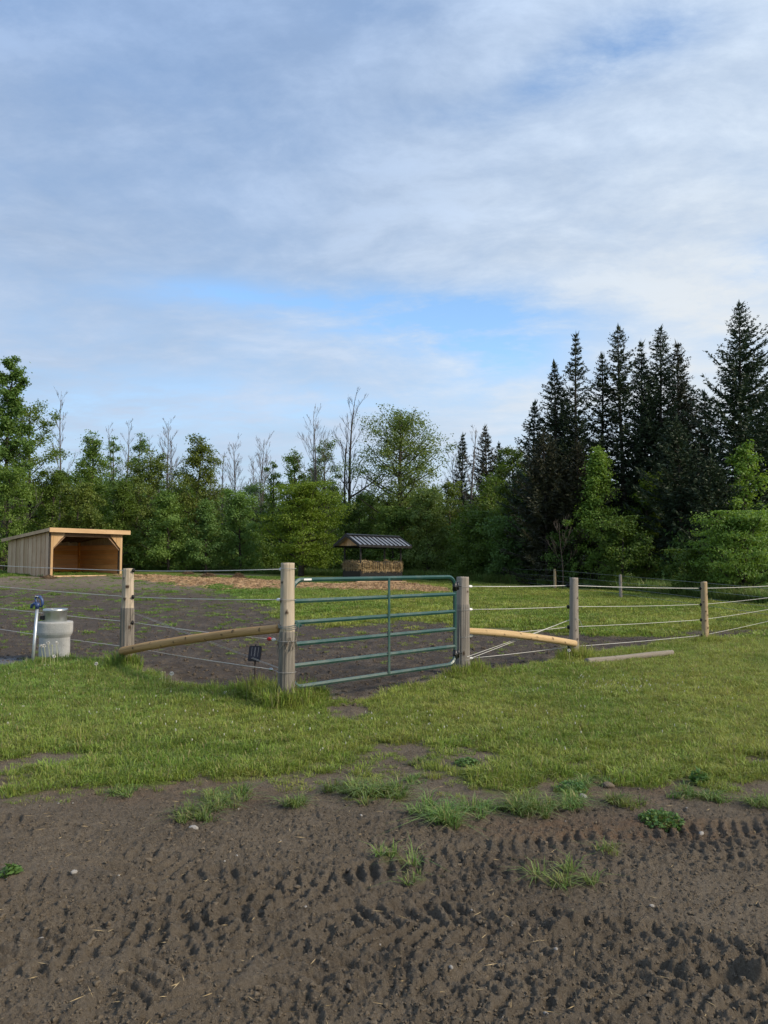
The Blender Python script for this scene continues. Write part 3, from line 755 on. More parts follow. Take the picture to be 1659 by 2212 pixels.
def spruce(name, label, loc, H, Wd, seed, mat='needle', base=0.06, dens=1.0, pw=0.85, group=None, dead=0.0, step=0.34, lean=0.0, cat='tree', full=0.30):
    rs = np.random.RandomState(seed); Wd *= 1.04; dens = min(1.0, dens * 1.18)
    t = thing(name, label, cat, loc, 0, group)
    wood = Geo(); crown = Geo()
    hs = np.linspace(0, 1, 8)
    P = np.stack([lean * hs + 0.006 * H * np.sin(hs * 5 + seed), 0 * hs, hs * H], 1); P[0, 2] = -0.25
    wood.tube(P, (0.04 + H * 0.0095) * (1 - hs) ** 0.9 + 0.012, 7)
    tips = []
    h = base * H; lop = rs.uniform(0, 6.28)
    while h < H * 0.985:
        f = h / H
        L0 = Wd / 2 * min(1.0, (1 - f) / full) ** pw * (0.82 + 0.18 * (1 - f)) + 0.05
        if f > 0.55: L0 *= rs.uniform(0.72, 1.12)
        nb = int(rs.randint(5, 8) * (0.65 + 0.35 * dens))
        o = rs.uniform(0, 6.28)
        for b in range(nb):
            a = o + b * 6.283 / nb + rs.uniform(-0.3, 0.3)
            L = L0 * rs.uniform(0.62, 1.18) * (1 + 0.16 * math.cos(a - lop))
            if rs.rand() > dens * (0.55 + 0.5 * f) + 0.15:
                if dead and rs.rand() < dead:
                    d = np.array([math.cos(a), math.sin(a), rs.uniform(-0.25, 0.1)])
                    q = np.array([np.interp(f, hs, P[:, 0]), 0, h])
                    wood.tube([q, q + d * L * 0.6], [0.018, 0.006], 3, cap=False)
                continue
            s0 = -0.30 + 0.75 * f + rs.uniform(-0.12, 0.12)
            m = max(5, int(L * 7))
            tt = np.linspace(0.0, 1, m)
            ox = np.interp(f, hs, P[:, 0])
            B = np.stack([ox + math.cos(a) * L * tt, math.sin(a) * L * tt, h + L * (s0 * tt + (0.34 if f < 0.75 else 0.15) * tt ** 2)], 1)
            wood.tube(B[[0, m // 2, m - 1]], [0.012 + 0.006 * L, 0.010, 0.004], 3, cap=False)
            d = unit(np.gradient(B, axis=0)); side = unit(np.cross(d, [0, 0, 1.0])); upv = np.cross(side, d)
            k0 = 1 if f > 0.3 else max(1, m // 5)
            for sg in (-1, 1, 0):
                Q = B[k0:]; dd = d[k0:]; sd = side[k0:]; n = len(Q)
                ln = (0.17 + 0.17 * np.minimum(1.0, L / 2.2)) * (1.15 - 0.6 * tt[k0:]) * rs.uniform(0.7, 1.4, n) * min(1.0, 0.38 + (1 - f) * 4.5)
                dirv = unit(dd * 0.75 + sd * sg * rs.uniform(0.5, 1.0, n)[:, None] + np.array([0, 0, 1]) * (rs.uniform(-0.45, 0.10, n) if sg else rs.uniform(0.0, 0.35, n))[:, None])
                tips.append((Q + rs.normal(0, 0.03, Q.shape), dirv, ln))
        h += step * rs.uniform(0.75, 1.25) * (0.75 + 0.5 * (1 - f))
    # leader shoot
    tips.append((np.array([[P[-1, 0], 0, H * 0.985]] * 5), unit(np.array([[0, 0, 1], [.4, .1, 1], [-.4, .2, 1], [.1, -.4, 1], [-.1, .4, .9]], float)), np.array([.5, .32, .32, .3, .3])))
    Q = np.concatenate([a for a, _, _ in tips]); D = np.concatenate([b for _, b, _ in tips]); Ln = np.concatenate([c for _, _, c in tips])
    for rep in range(3):
        n = len(Q); wv = unit(np.cross(D, rs.normal(size=(n, 3)))); wd = (0.030 + 0.065 * Ln)[:, None]
        q0 = Q + (rs.normal(0, 0.05, Q.shape) if rep else 0); DD = unit(D + (rs.normal(0, 0.35, D.shape) if rep else 0)); e = q0 + DD * Ln[:, None]; mid = q0 + DD * (Ln * 0.42)[:, None]
        V = np.stack([q0, mid + wv * wd * 0.8, e, mid - wv * wd * 0.8], 1).reshape(-1, 3)
        crown.add(V, np.arange(n * 4).reshape(-1, 4))
    wood.build('trunk', M['bark'], t, True)
    crown.build('crown', M[mat], t)
    return t


def bare_tree(name, label, loc, H, spread, seed, group=None, base=0.32, nb=27, rad=None, forks=1, cat='tree', mat='bark_grey', extra=None):
    spread *= 1.25
    rs = np.random.RandomState(seed)
    t = thing(name, label, cat, loc, 0, group)
    wood = Geo(); twigs = Geo(); rad = rad or 0.03 + H * 0.0065

    def branch(p, d, L, r, depth, ge):
        k = 5; tt = np.linspace(0, 1, k)
        bend = rs.normal(0, 0.06, 3); bend[2] = abs(bend[2]) + 0.30
        Q = p + d * L * tt[:, None] + bend * L * (tt ** 2)[:, None] * 0.5
        ge.tube(Q, r * (1 - 0.85 * tt) + 0.0055, 5 if depth == 0 else 3, cap=False)
        if depth >= 3: return
        for _ in range([6, 5, 3][depth]):
            f = rs.uniform(0.25, 0.95); q = Q[0] + (Q[-1] - Q[0]) * f
            q = np.array([np.interp(f, tt, Q[:, i]) for i in range(3)])
            nd = unit(unit(Q[-1] - Q[0]) + rs.normal(0, 0.34, 3) + np.array([0, 0, 0.30]))
            branch(q, nd, L * rs.uniform(0.35, 0.6) * (1.1 - 0.5 * f), r * 0.45 * (1 - 0.6 * f), depth + 1, ge)

    for s in range(forks):
        lean = rs.normal(0, 0.018 if forks == 1 else 0.03, 2) * H
        hs = np.linspace(0, 1, 10)
        P = np.stack([lean[0] * hs ** 1.3 + 0.01 * H * np.sin(hs * 6 + s + seed), lean[1] * hs, hs * H * (1 if s == 0 else rs.uniform(0.8, 0.96))], 1); P[0, 2] = -0.25
        wood.tube(P, rad * (1 if s == 0 else 0.7) * (1 - hs) ** 0.8 + 0.008, 6)
        n = nb if s == 0 else nb // 2
        for i in range(n):
            f = base + (0.97 - base) * (i + rs.rand()) / n
            q = np.array([np.interp(f, hs, P[:, k]) for k in range(3)])
            a = i * 2.4 + rs.uniform(-0.6, 0.6)
            d = unit(np.array([math.cos(a) * 0.62, math.sin(a) * 0.62, rs.uniform(0.55, 1.1)]))
            L = spread * (1.15 - 0.75 * (f - base) / (1 - base)) * rs.uniform(0.6, 1.2)
            branch(q, d, L * 1.15, rad * 0.28 * (1.1 - f), 1, twigs)
        if extra and s == 0:
            for (f, a, L) in extra:
                q = np.array([np.interp(f, hs, P[:, k]) for k in range(3)])
                branch(q, unit(np.array([math.cos(a), math.sin(a) * 0.5, 0.55])), L, rad * 0.5, 0, twigs)
    wood.build('trunk', M[mat], t, True)
    twigs.build('bare_branches', M[mat], t)
    return t


def stand(u, vtop, Y, wpx):
    """place, height and crown width of a tree from its top and width in the photo and its distance"""
    p = AT(u, PX_HOR, Y); z = float(tz(p[0], Y)); top = AT(u, vtop, Y)[2]
    return (p[0], Y, z), top - z, wpx * Y / PX_F


def BL(u, vtop, Y, wpx, label, mat, name='leafy_tree', **k):
    loc, H, Wd = stand(u, vtop, Y, wpx)
    k.setdefault('group', 'leafy trees of the wood edge')
    return broadleaf(name, label, loc, H, Wd, int(u * 7 + vtop) % 9973, mat, **k)


def SP(u, vtop, Y, wpx, label, **k):
    loc, H, Wd = stand(u, vtop, Y, wpx)
    k.setdefault('group', 'spruces of the wood edge')
    return spruce('spruce_tree', label, loc, H, Wd, int(u * 5 + vtop) % 9973, **k)


def BT(u, vtop, Y, wpx, label, **k):
    loc, H, Wd = stand(u, vtop, Y, wpx)
    return bare_tree('bare_tree', label, loc, H, Wd * 0.55, int(u * 3 + vtop) % 9973, group='leafless trees rising above the wood', **k)


# left of the picture
BL(2, 765, 50, 105, 'tall dark broadleaf tree cut by the left edge of the picture', 'leaf_dark', base=0.30, limbs=34, n_leaf=15000, leaf=0.26, prof='column')
BL(58, 862, 54, 150, 'airy tree with open crown beside the tall dark tree at the picture edge', 'leaf_mid', base=0.22, limbs=30, n_leaf=11000, gappy=0.25)
BL(10, 1010, 47, 120, 'low leafy tree in front of the tall dark tree behind the shelter', 'leaf_mid', base=0.05, n_leaf=9000)
BL(110, 1010, 53, 110, 'rounded tree with a shaded foot right behind the shelter roof', 'leaf_dark', base=0.08, n_leaf=10000)
BL(196, 930, 55, 145, 'dense pointed tree above the shelter roof', 'leaf_mid', prof='cone', base=0.10, limbs=34, n_leaf=13000)
BL(160, 1050, 50, 110, 'broad bushy tree low behind the shelter', 'leaf_olive', base=0.05, n_leaf=9000)
BL(238, 940, 60, 46, 'thin light leaved sapling between two leafless trees', 'leaf_blue', base=0.3, limbs=18, n_leaf=2600, gappy=0.3)
BL(287, 930, 60, 56, 'slim open sapling standing above the rounded crowns', 'leaf_blue', base=0.3, limbs=20, n_leaf=3600, gappy=0.25)
BL(318, 985, 54, 130, 'wide olive green tree behind the shelter corner', 'leaf_olive', prof='column', base=0.08, limbs=30, gappy=0.12, n_leaf=13000)
BL(418, 940, 54, 175, 'large olive green tree with pale top in the middle of the left wood', 'leaf_olive', prof='cone', base=0.08, gappy=0.1, limbs=34, n_leaf=15000)
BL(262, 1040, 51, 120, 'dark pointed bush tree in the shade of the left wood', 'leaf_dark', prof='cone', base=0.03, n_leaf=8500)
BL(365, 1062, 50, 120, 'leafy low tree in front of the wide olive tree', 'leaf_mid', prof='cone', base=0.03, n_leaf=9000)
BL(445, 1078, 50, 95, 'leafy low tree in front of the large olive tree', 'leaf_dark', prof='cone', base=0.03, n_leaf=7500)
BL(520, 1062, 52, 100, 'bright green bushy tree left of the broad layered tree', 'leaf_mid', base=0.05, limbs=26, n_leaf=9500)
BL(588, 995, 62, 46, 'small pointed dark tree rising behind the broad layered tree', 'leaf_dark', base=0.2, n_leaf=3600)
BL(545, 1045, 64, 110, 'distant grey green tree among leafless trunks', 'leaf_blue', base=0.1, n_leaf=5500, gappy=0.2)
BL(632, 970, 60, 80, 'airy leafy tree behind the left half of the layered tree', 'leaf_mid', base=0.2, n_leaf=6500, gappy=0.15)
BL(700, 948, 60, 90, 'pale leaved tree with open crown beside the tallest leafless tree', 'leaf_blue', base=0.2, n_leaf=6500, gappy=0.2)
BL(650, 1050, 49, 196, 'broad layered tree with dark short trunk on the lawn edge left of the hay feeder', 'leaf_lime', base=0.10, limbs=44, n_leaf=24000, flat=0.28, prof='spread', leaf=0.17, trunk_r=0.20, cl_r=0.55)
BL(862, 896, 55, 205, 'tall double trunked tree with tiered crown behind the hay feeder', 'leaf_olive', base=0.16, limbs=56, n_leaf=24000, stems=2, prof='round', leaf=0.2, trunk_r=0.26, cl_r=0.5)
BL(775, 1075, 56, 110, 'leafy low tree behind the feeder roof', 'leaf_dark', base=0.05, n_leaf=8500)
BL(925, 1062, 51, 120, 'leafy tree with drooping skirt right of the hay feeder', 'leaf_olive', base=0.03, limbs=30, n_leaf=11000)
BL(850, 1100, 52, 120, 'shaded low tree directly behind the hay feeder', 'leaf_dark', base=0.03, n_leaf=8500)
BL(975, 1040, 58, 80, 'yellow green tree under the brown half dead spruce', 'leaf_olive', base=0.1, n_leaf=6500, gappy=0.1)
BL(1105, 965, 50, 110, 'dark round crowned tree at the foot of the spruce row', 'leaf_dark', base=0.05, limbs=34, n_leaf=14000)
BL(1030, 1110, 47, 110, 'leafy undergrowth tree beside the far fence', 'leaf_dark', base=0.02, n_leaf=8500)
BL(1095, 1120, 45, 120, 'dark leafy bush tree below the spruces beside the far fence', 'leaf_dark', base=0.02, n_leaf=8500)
# right of the picture
BL(1292, 962, 40, 128, 'young pointed green tree standing before the spruces', 'leaf_lime', prof='cone', base=0.03, limbs=40, n_leaf=15000, leaf=0.17)
BL(1400, 1022, 41, 84, 'slim young green tree to the right of the pointed one', 'leaf_lime', prof='column', base=0.04, n_leaf=8000, leaf=0.17)
BL(1345, 1120, 38, 120, 'low green sapling thicket tree between the two young trees', 'leaf_dark', base=0.02, n_leaf=8000, leaf=0.16)
BL(1612, 952, 37, 92, 'yellow green young maple in front of the tallest spruce', 'leaf_lime', prof='column', base=0.08, limbs=26, n_leaf=6500, leaf=0.2, gappy=0.2)
BL(1608, 1110, 30, 195, 'broad bright green spreading tree at the right edge of the picture', 'leaf_lime', base=0.10, limbs=46, n_leaf=22000, flat=0.36, prof='dome', leaf=0.13, trunk_r=0.12, cl_r=0.34)
BL(1500, 1190, 32, 110, 'dark leafy bush beside the broad bright tree', 'leaf_dark', base=0.02, n_leaf=6500, leaf=0.14)
BL(1230, 1150, 41, 110, 'dim leafy bush in the spruce shade behind the far fence', 'leaf_dark', base=0.02, n_leaf=7000, leaf=0.15)

SP(1000, 940, 62, 70, 'thin spruce with upswept top left of the brown one', dens=0.75, full=0.5)
SP(1052, 922, 60, 118, 'brown tinged spruce with clustered top beyond the far fence', mat='needle_brown', dens=1.0, full=0.55)
SP(1080, 960, 61, 95, 'dark spruce half hidden by the brown tinged one', full=0.5)
SP(1158, 872, 45, 160, 'lowest spruce at the left end of the tall row', dens=0.95, full=0.55)
SP(1202, 786, 44, 170, 'pointed spruce second from the left in the tall row', dens=0.88, full=0.52)
SP(1252, 722, 43, 136, 'slender tall spruce with needle thin top', dens=0.70, pw=1.1, dead=0.5, full=0.46)
SP(1306, 768, 44, 126, 'shorter spruce between two taller slender ones', dens=0.70, dead=0.5, full=0.40)
SP(1348, 706, 43, 132, 'tall spruce with flared lopsided upper branches', dens=0.70, pw=0.8, dead=0.5, base=0.3, full=0.26)
SP(1392, 740, 44, 100, 'narrowest spruce with bare lower trunk', dens=0.64, dead=0.5, base=0.28, full=0.40)
SP(1436, 708, 43, 160, 'full topped tall spruce left of the wide gap of sky', dens=0.92, dead=0.3, full=0.36)
SP(1472, 742, 44, 150, 'dense brownish spruce leaning on the full topped one', mat='needle_brown', dens=0.95, full=0.40)
SP(1534, 850, 46, 140, 'lower spruce filling the gap before the tallest one', dens=0.9, full=0.45)
SP(1610, 655, 41, 280, 'tallest and widest spruce close to the right edge', dens=1.0, full=0.52)
SP(1690, 770, 43, 240, 'spruce cut by the right edge of the picture', dens=1.0, full=0.55)
SP(1226, 845, 46, 130, 'spruce filling the back of the row behind the needle topped one', dens=0.85, full=0.4)
SP(1412, 838, 46, 120, 'brownish spruce at the back between two taller ones', mat='needle_brown', dens=0.85, full=0.4)
SP(1488, 815, 46, 130, 'dark spruce at the back of the row near the gap of sky', dens=0.9, full=0.4)
SP(1180, 930, 42, 200, 'wide rusty spruce with branches down to the ground', mat='needle_brown', dens=1.0, base=0.02, full=0.5)
SP(1250, 960, 41, 160, 'rusty dark spruce behind the young pointed tree', mat='needle_brown', dens=1.0, base=0.02, full=0.5)
SP(1470, 905, 39, 210, 'low wide dark spruce filling the shade right of the young trees', dens=1.0, base=0.02, full=0.5)
SP(1540, 985, 37, 170, 'dark spruce skirt behind the broad bright tree', dens=1.0, base=0.02, full=0.5)
SP(1380, 985, 43, 180, 'dark spruce skirt behind the slim young tree', dens=1.0, base=0.02, full=0.5)
SP(1320, 1000, 45, 160, 'dark spruce foot behind the young pointed tree', dens=1.0, base=0.02, full=0.5)

BT(122, 846, 63, 60, 'slender leafless tree rising above the shelter', nb=22)
BT(240, 918, 66, 36, 'thin leafless pole tree above the pointed tree')
BT(266, 908, 66, 44, 'leafless tree with upright twigs beside the slim sapling')
BT(325, 940, 68, 36, 'faint leafless tree behind the wide olive tree')
BT(366, 908, 65, 70, 'forked leafless tree with a fan of twigs above the left wood', forks=3)
BT(455, 985, 68, 40, 'small leafless tree at the shoulder of the large olive tree')
BT(475, 975, 66, 40, 'left one of three leafless trees in the sky gap')
BT(506, 955, 65, 66, 'fan shaped leafless tree in the sky gap', forks=2)
BT(540, 985, 68, 40, 'thin crooked leafless tree between two fan shaped ones')
BT(562, 948, 64, 70, 'fan shaped leafless tree above the bright bushy tree', forks=3)
BT(678, 886, 58, 92, 'leafless tree standing in the pale leaved crown', forks=2, nb=20)
BT(744, 853, 57, 90, 'tallest leafless tree with dark trunk left of the tiered tree', forks=2, nb=24, rad=0.16, mat='bark', extra=[(0.30, 0.3, 3.2), (0.42, 0.0, 2.4), (0.25, 2.8, 2.2)])
BT(1018, 925, 56, 62, 'dead grey trunk tree in front of the brown tinged spruce', nb=26, base=0.2, rad=0.13)
BT(980, 985, 62, 70, 'leafless twiggy tree left of the thin spruce')
BT(1005, 960, 63, 60, 'leafless twigs tree mixed with the thin spruce')
BT(1215, 1130, 38, 60, 'dead grey sapling in the spruce shade by the far fence', nb=9, rad=0.022, mat='bark')
BT(20, 1040, 50, 100, 'leafless bush tree behind the left end of the shelter', forks=3, nb=12)

# the wood behind, one mass; and its undergrowth: instances on points
def scatter(name, pts, rot, scl, idx, protos, kind='stuff', label=None):
    col = bpy.data.collections.new(name + '_sources')
    for p in protos: col.objects.link(p)
    me = bpy.data.meshes.new(name); n = len(pts)
    me.vertices.add(n); me.vertices.foreach_set('co', np.asarray(pts, np.float32).ravel())
    for nm, ty, key, arr in (('rot', 'FLOAT_VECTOR', 'vector', rot), ('scl', 'FLOAT_VECTOR', 'vector', scl)):
        a = me.attributes.new(nm, ty, 'POINT'); a.data.foreach_set(key, np.asarray(arr, np.float32).ravel())
    a = me.attributes.new('idx', 'INT', 'POINT'); a.data.foreach_set('value', np.asarray(idx, np.int32))
    o = bpy.data.objects.new(name, me); COL.objects.link(o); o['kind'] = kind
    if label: o['label'] = label
    ng = bpy.data.node_groups.new(name, 'GeometryNodeTree')
    ng.interface.new_socket(name='Geometry', in_out='INPUT', socket_type='NodeSocketGeometry')
    ng.interface.new_socket(name='Geometry', in_out='OUTPUT', socket_type='NodeSocketGeometry')
    nn = ng.nodes; L = ng.links
    gi = nn.new('NodeGroupInput'); go = nn.new('NodeGroupOutput')
    ci = nn.new('GeometryNodeCollectionInfo'); ci.inputs['Collection'].default_value = col
    ci.inputs['Separate Children'].default_value = True; ci.inputs['Reset Children'].default_value = True
    def na(nm, ty):
        q = nn.new('GeometryNodeInputNamedAttribute'); q.data_type = ty; q.inputs['Name'].default_value = nm
        return q.outputs['Attribute']
    e2r = nn.new('FunctionNodeEulerToRotation'); L.new(na('rot', 'FLOAT_VECTOR'), e2r.inputs[0])
    ip = nn.new('GeometryNodeInstanceOnPoints'); ip.inputs['Pick Instance'].default_value = True
    L.new(gi.outputs[0], ip.inputs['Points']); L.new(ci.outputs[0], ip.inputs['Instance'])
    L.new(na('idx', 'INT'), ip.inputs['Instance Index']); L.new(e2r.outputs[0], ip.inputs['Rotation']); L.new(na('scl', 'FLOAT_VECTOR'), ip.inputs['Scale'])
    L.new(ip.outputs[0], go.inputs[0])
    md = o.modifiers.new('scatter', 'NODES'); md.node_group = ng
    return o


def loose(name, ge, mats, smooth_shade=False):
    return bpy.data.objects.new(name, ge.mesh(name, mats, smooth_shade))


def bush_proto(name, seed, mat, r=1.0, n=1500, leaf=0.17, tall=1.0):
    rs = np.random.RandomState(seed); ge = Geo()
    k = 26; c = rs.normal(size=(k, 3)); c = unit(c) * rs.uniform(0.3, 1.0, (k, 1)) * r; c[:, 2] = np.abs(c[:, 2]) * 1.15 * tall + 0.1
    i = rs.randint(0, k, n); off = rs.normal(size=(n, 3)) * 0.22 * r
    P = c[i] + off; P[:, 2] = np.maximum(P[:, 2], 0.03)
    leaf_quads(ge, P, rs, leaf, unit(off), 0.6)
    return loose(name, ge, M[mat])


def wood_proto(name, seed, mat, H=8.0, Wd=4.5, n=4200):
    rs = np.random.RandomState(seed); ge = Geo()
    k = 60; f = rs.uniform(0.05, 1, k); a = rs.uniform(0, 6.28, k)
    rr = Wd / 2 * np.sqrt(np.clip(1 - (f * 1.5 - 0.55) ** 2, 0.05, 1)) * np.sqrt(rs.uniform(0.2, 1, k))
    c = np.stack([np.cos(a) * rr, np.sin(a) * rr, f * H], 1)
    i = rs.randint(0, k, n); off = rs.normal(size=(n, 3)) * 0.40
    P = c[i] + off; P[:, 2] = np.clip(P[:, 2], 0.1, None)
    leaf_quads(ge, P, rs, 0.26, unit(off), 0.6)
    ge.tube([[0, 0, -0.2], [0.1, 0, H * 0.5], [0, 0.1, H * 0.9]], [0.13, 0.09, 0.02], 5, mi=1)
    return loose(name, ge, [M[mat], M['bark']])


rs = np.random.RandomState(5)
wp = [wood_proto('wood_source', 1, 'leaf_dark'), wood_proto('wood_source', 2, 'leaf_mid'), wood_proto('wood_source', 3, 'leaf_olive'), wood_proto('wood_source', 4, 'leaf_dark', 9, 4)]
pts = []; sc_ = []
for row, (yy, hh) in enumerate(((64, 0.62), (69, 0.78), (76, 0.9), (84, 1.0))):
    for u in np.arange(-420, 2150, 2300.0 / yy):
        uu = u + rs.uniform(-15, 15)
        Y = (yy if uu < 1000 else yy - 14) + rs.uniform(-2.5, 2.5)
        x = (uu - PX_W / 2) / PX_F * Y
        top = hh * rs.uniform(0.75, 1.1) * (0.82 if 440 < uu < 640 or 730 < uu < 780 or 960 < uu < 1010 else 1.0)
        pts.append((x, Y, float(tz(x, Y)))); sc_.append((top * rs.uniform(0.9, 1.2),) * 2 + (top,))
n = len(pts)
scatter('woodland', pts, np.stack([np.zeros(n), np.zeros(n), rs.uniform(0, 6.28, n)], 1), sc_, rs.randint(0, 4, n), wp,
        label='dense mixed wood closing the view behind the first row of trees')
bp = [bush_proto('bush_source', 11, 'leaf_dark'), bush_proto('bush_source', 12, 'leaf_mid'), bush_proto('bush_source', 13, 'leaf_dark', 1.0, 1300, 0.15, 1.5), bush_proto('bush_source', 14, 'leaf_olive', 0.9)]
edge = [(-420, 52), (60, 52), (250, 53), (500, 53), (700, 55), (900, 54), (1000, 52), (1120, 46), (1250, 42), (1400, 38), (1520, 34), (1659, 30), (1900, 27)]
pts = []; sc_ = []; ix = []
for k in range(520):
    u = rs.uniform(-420, 1900); Y = np.interp(u, [e[0] for e in edge], [e[1] for e in edge]) + abs(rs.normal(0, 3.5)) + 0.5
    x = (u - PX_W / 2) / PX_F * Y; s = rs.uniform(0.5, 1.25)
    pts.append((x, Y, float(tz(x, Y)))); sc_.append((s, s, s * rs.uniform(0.8, 1.5))); ix.append(rs.choice(4, p=[0.45, 0.2, 0.25, 0.1]))
n = len(pts)
scatter('undergrowth', pts, np.stack([np.zeros(n), np.zeros(n), rs.uniform(0, 6.28, n)], 1), sc_, ix, bp,
        label='shaded bushes and brambles along the foot of the wood')

#@@BUILT
# ------------------------------------------------------------------ fence posts, logs, wires
def log_geo(P, rad, sides=28, ridge=None, bare=None, knots=(), seed=0, lobes=9, ge=None):
    """a round timber along points P: radii, ridge depth and stripped-bark amount given per point; knots = (place, angle, size)"""
    P = np.asarray(P, float); n0 = len(P)
    n = max(12, int(np.linalg.norm(P[-1] - P[0]) / 0.025)); s = np.linspace(0, 1, n); s0 = np.linspace(0, 1, n0)
    C = np.stack([np.interp(s, s0, P[:, k]) for k in range(3)], 1)
    if n0 > 2:
        for _ in range(40): C[1:-1] = (C[:-2] + C[1:-1] * 2 + C[2:]) / 4
    rr = np.interp(s, np.linspace(0, 1, len(rad)), rad)
    rg = np.interp(s, np.linspace(0, 1, len(ridge)), ridge) if ridge is not None else np.full(n, 0.02)
    br = np.interp(s, np.linspace(0, 1, len(bare)), bare) if bare is not None else np.ones(n)
    T = unit(np.gradient(C, axis=0)); ref = np.array([0, -1.0, 0.0]) if abs(T[0, 2]) > 0.7 else np.array([0, 0, 1.0])
    A = unit(np.cross(T, ref)); B = np.cross(A, T)
    th = np.arange(sides) * 2 * math.pi / sides
    L = np.concatenate([[0], np.cumsum(np.linalg.norm(np.diff(C, axis=0), axis=1))])
    TH, LL = np.meshgrid(th, L)
    cs, sn = np.cos(TH), np.sin(TH)
    rn = fbm(cs * lobes * 0.55 + 20 + LL * 0.5, sn * lobes * 0.55 + 20 + LL * 0.35, 3, 100 + seed) - 0.5
    wob = fbm(cs * 0.9 + LL * 1.2 + 7, sn * 0.9 + 5 + LL * 0.3, 2, 140 + seed) - 0.5
    r = rr[:, None] * (1 + rg[:, None] * 3.0 * rn + 0.10 * wob)
    kn = np.zeros(r.shape)
    for (ks, ka, kr) in knots:
        dth = (TH - ka + math.pi) % (2 * math.pi) - math.pi
        d = np.hypot(LL - ks * L[-1], dth * rr[:, None]) / kr
        r += 0.35 * kr * np.exp(-d * d * 0.9); kn = np.maximum(kn, smooth(1.0, 0.6, d))
    V = C[:, None, :] + r[:, :, None] * (A[:, None, :] * sn[:, :, None] + B[:, None, :] * cs[:, :, None])
    wpv = np.stack([cs, sn, LL + seed * 3.7], -1).reshape(-1, 3)
    i = np.arange(n - 1)[:, None] * sides; j = np.arange(sides)[None, :]; j2 = (j + 1) % sides
    Q = np.stack([i + j, i + j2, i + sides + j2, i + sides + j], -1).reshape(-1, 4)
    V = V.reshape(-1, 3); k = len(V); V = np.concatenate([V, [C[0] - T[0] * 0.004, C[-1] + T[-1] * 0.004]])
    Tq = [[k, (jj + 1) % sides, jj] for jj in range(sides)] + [[k + 1, (n - 1) * sides + jj, (n - 1) * sides + (jj + 1) % sides] for jj in range(sides)]
    ge = ge or Geo()
    e = lambda a, b, c: np.concatenate([a, [b, c]])
    ge.add(V, Q, Tq, wp=np.concatenate([wpv, [[0, 0, seed], [0.2, 0.1, seed + 2]]]), bare=e(np.repeat(br, sides), 0.3, 0.3), knot=e(kn.ravel(), 0, 0))
    return ge


def post(parent, base, height, r0, r1, mat, seed, strip=None, top_dx=0.0, ridge=(0.05, 0.05), knots=(), label=None):
    b = np.array(base); P = [b + [0, 0, -0.3], b + [top_dx * 0.4, 0, height * 0.45], b + [top_dx, 0, height]]
    n = 30; s = np.linspace(-0.3, height, n)
    bare = [0.0 if (strip is not None and z < strip) else 1.0 for z in s] if strip is not None else [1.0] * n
    rg = [ridge[0] if bb < 0.5 else ridge[1] for bb in bare]
    rad = [r0 * (1 if bb < 0.5 else 0.94) + (r1 - r0) * max(0, z) / height for z, bb in zip(s, bare)]
    kn = [((h + 0.3) / (height + 0.3), a, k) for (h, a, k) in knots]
    o = log_geo(P, rad, 72 if r0 > 0.085 else 36, rg, bare, kn, seed, 17).build('post', M[mat], parent, True, label)
    return o


def sag(a, b, d=0.012, n=7):
    t = np.linspace(0, 1, n)[:, None]
    return np.array(a) * (1 - t) + np.array(b) * t - np.array([0, 0, 1]) * (4 * d * t * (1 - t))


pA, pB, pC, pD, pE = G(274, 1442), G(619, 1528), G(998, 1456), G(1240, 1428), G(1524, 1390)
pL = pA + np.array([-4.4, 3.4, 0.0]); pF = pE + np.array([3.75, 4.55, 0.0])


def egg(parent, p, d, mat='porcelain', s=1.0, label=None):
    """strain insulator: a ribbed egg along direction d"""
    Mx = Vector(d).to_track_quat('Z', 'Y').to_matrix()
    ge = Geo(); pr = []
    for i in range(11):
        a = -1 + 2 * i / 10
        pr.append((0.019 * s * math.sqrt(max(0.02, 1 - a * a)) * (1.0 if i % 2 else 0.86), 0.036 * s * a))
    ge.lathe(pr, p, 12, Mx)
    return ge.build('insulator', M[mat], parent, True, label)


def clip(parent, p):
    ge = Geo(); ge.tube([np.array(p) + [0, 0, -0.03], np.array(p), np.array(p) + [0, 0, 0.03]], [0.014, 0.022, 0.014], 8)
    ge.tube([np.array(p) + [0.0, -0.005, 0], np.array(p) + [0.0, -0.035, 0]], 0.012, 8)
    return ge.build('insulator', M['black'], parent, True, 'small black post insulator')


# --- left run: corner post, gate latch post, log brace
fl = thing('wire_fence', 'white rope fence left of the gate with sloping brown log brace', 'fence', tuple(pA))
O = lambda p, root: np.array(p) - np.array(root.location)
hA = AT(272, 1228, pA[1])[2] - pA[2]; hB = AT(619, 1216, pB[1])[2] - pB[2]
post(fl, O(pA, fl), hA, 0.108, 0.085, 'post', 1, strip=0.80, top_dx=-0.01, ridge=(0.075, 0.035), knots=[(1.20, 0.2, 0.035), (1.02, -0.2, 0.03), (1.32, -0.5, 0.022), (0.6, 0.6, 0.03)],
     label='corner post with bark stripped from its upper half')
post(fl, O(pB, fl), hB, 0.092, 0.078, 'post', 2, strip=0.735, ridge=(0.075, 0.022), knots=[(1.34, -0.75, 0.022), (1.14, -0.95, 0.024), (1.02, 0.05, 0.024), (0.86, -0.9, 0.02), (0.68, 0.1, 0.02)],
     label='gate latch post stripped pale above and shaggy grey below')
post(fl, O(pL, fl), 1.42, 0.10, 0.085, 'post_grey', 3)
wire_spec = [((1221, 1233), 1235, 1230), ((1267, 1290), 1293, 1297), ((1314, 1345), 1351, 1386), ((1360, 1400), 1405, 1453)]
dirAB = unit(pB - pA); dirLA = unit(pA - pL)
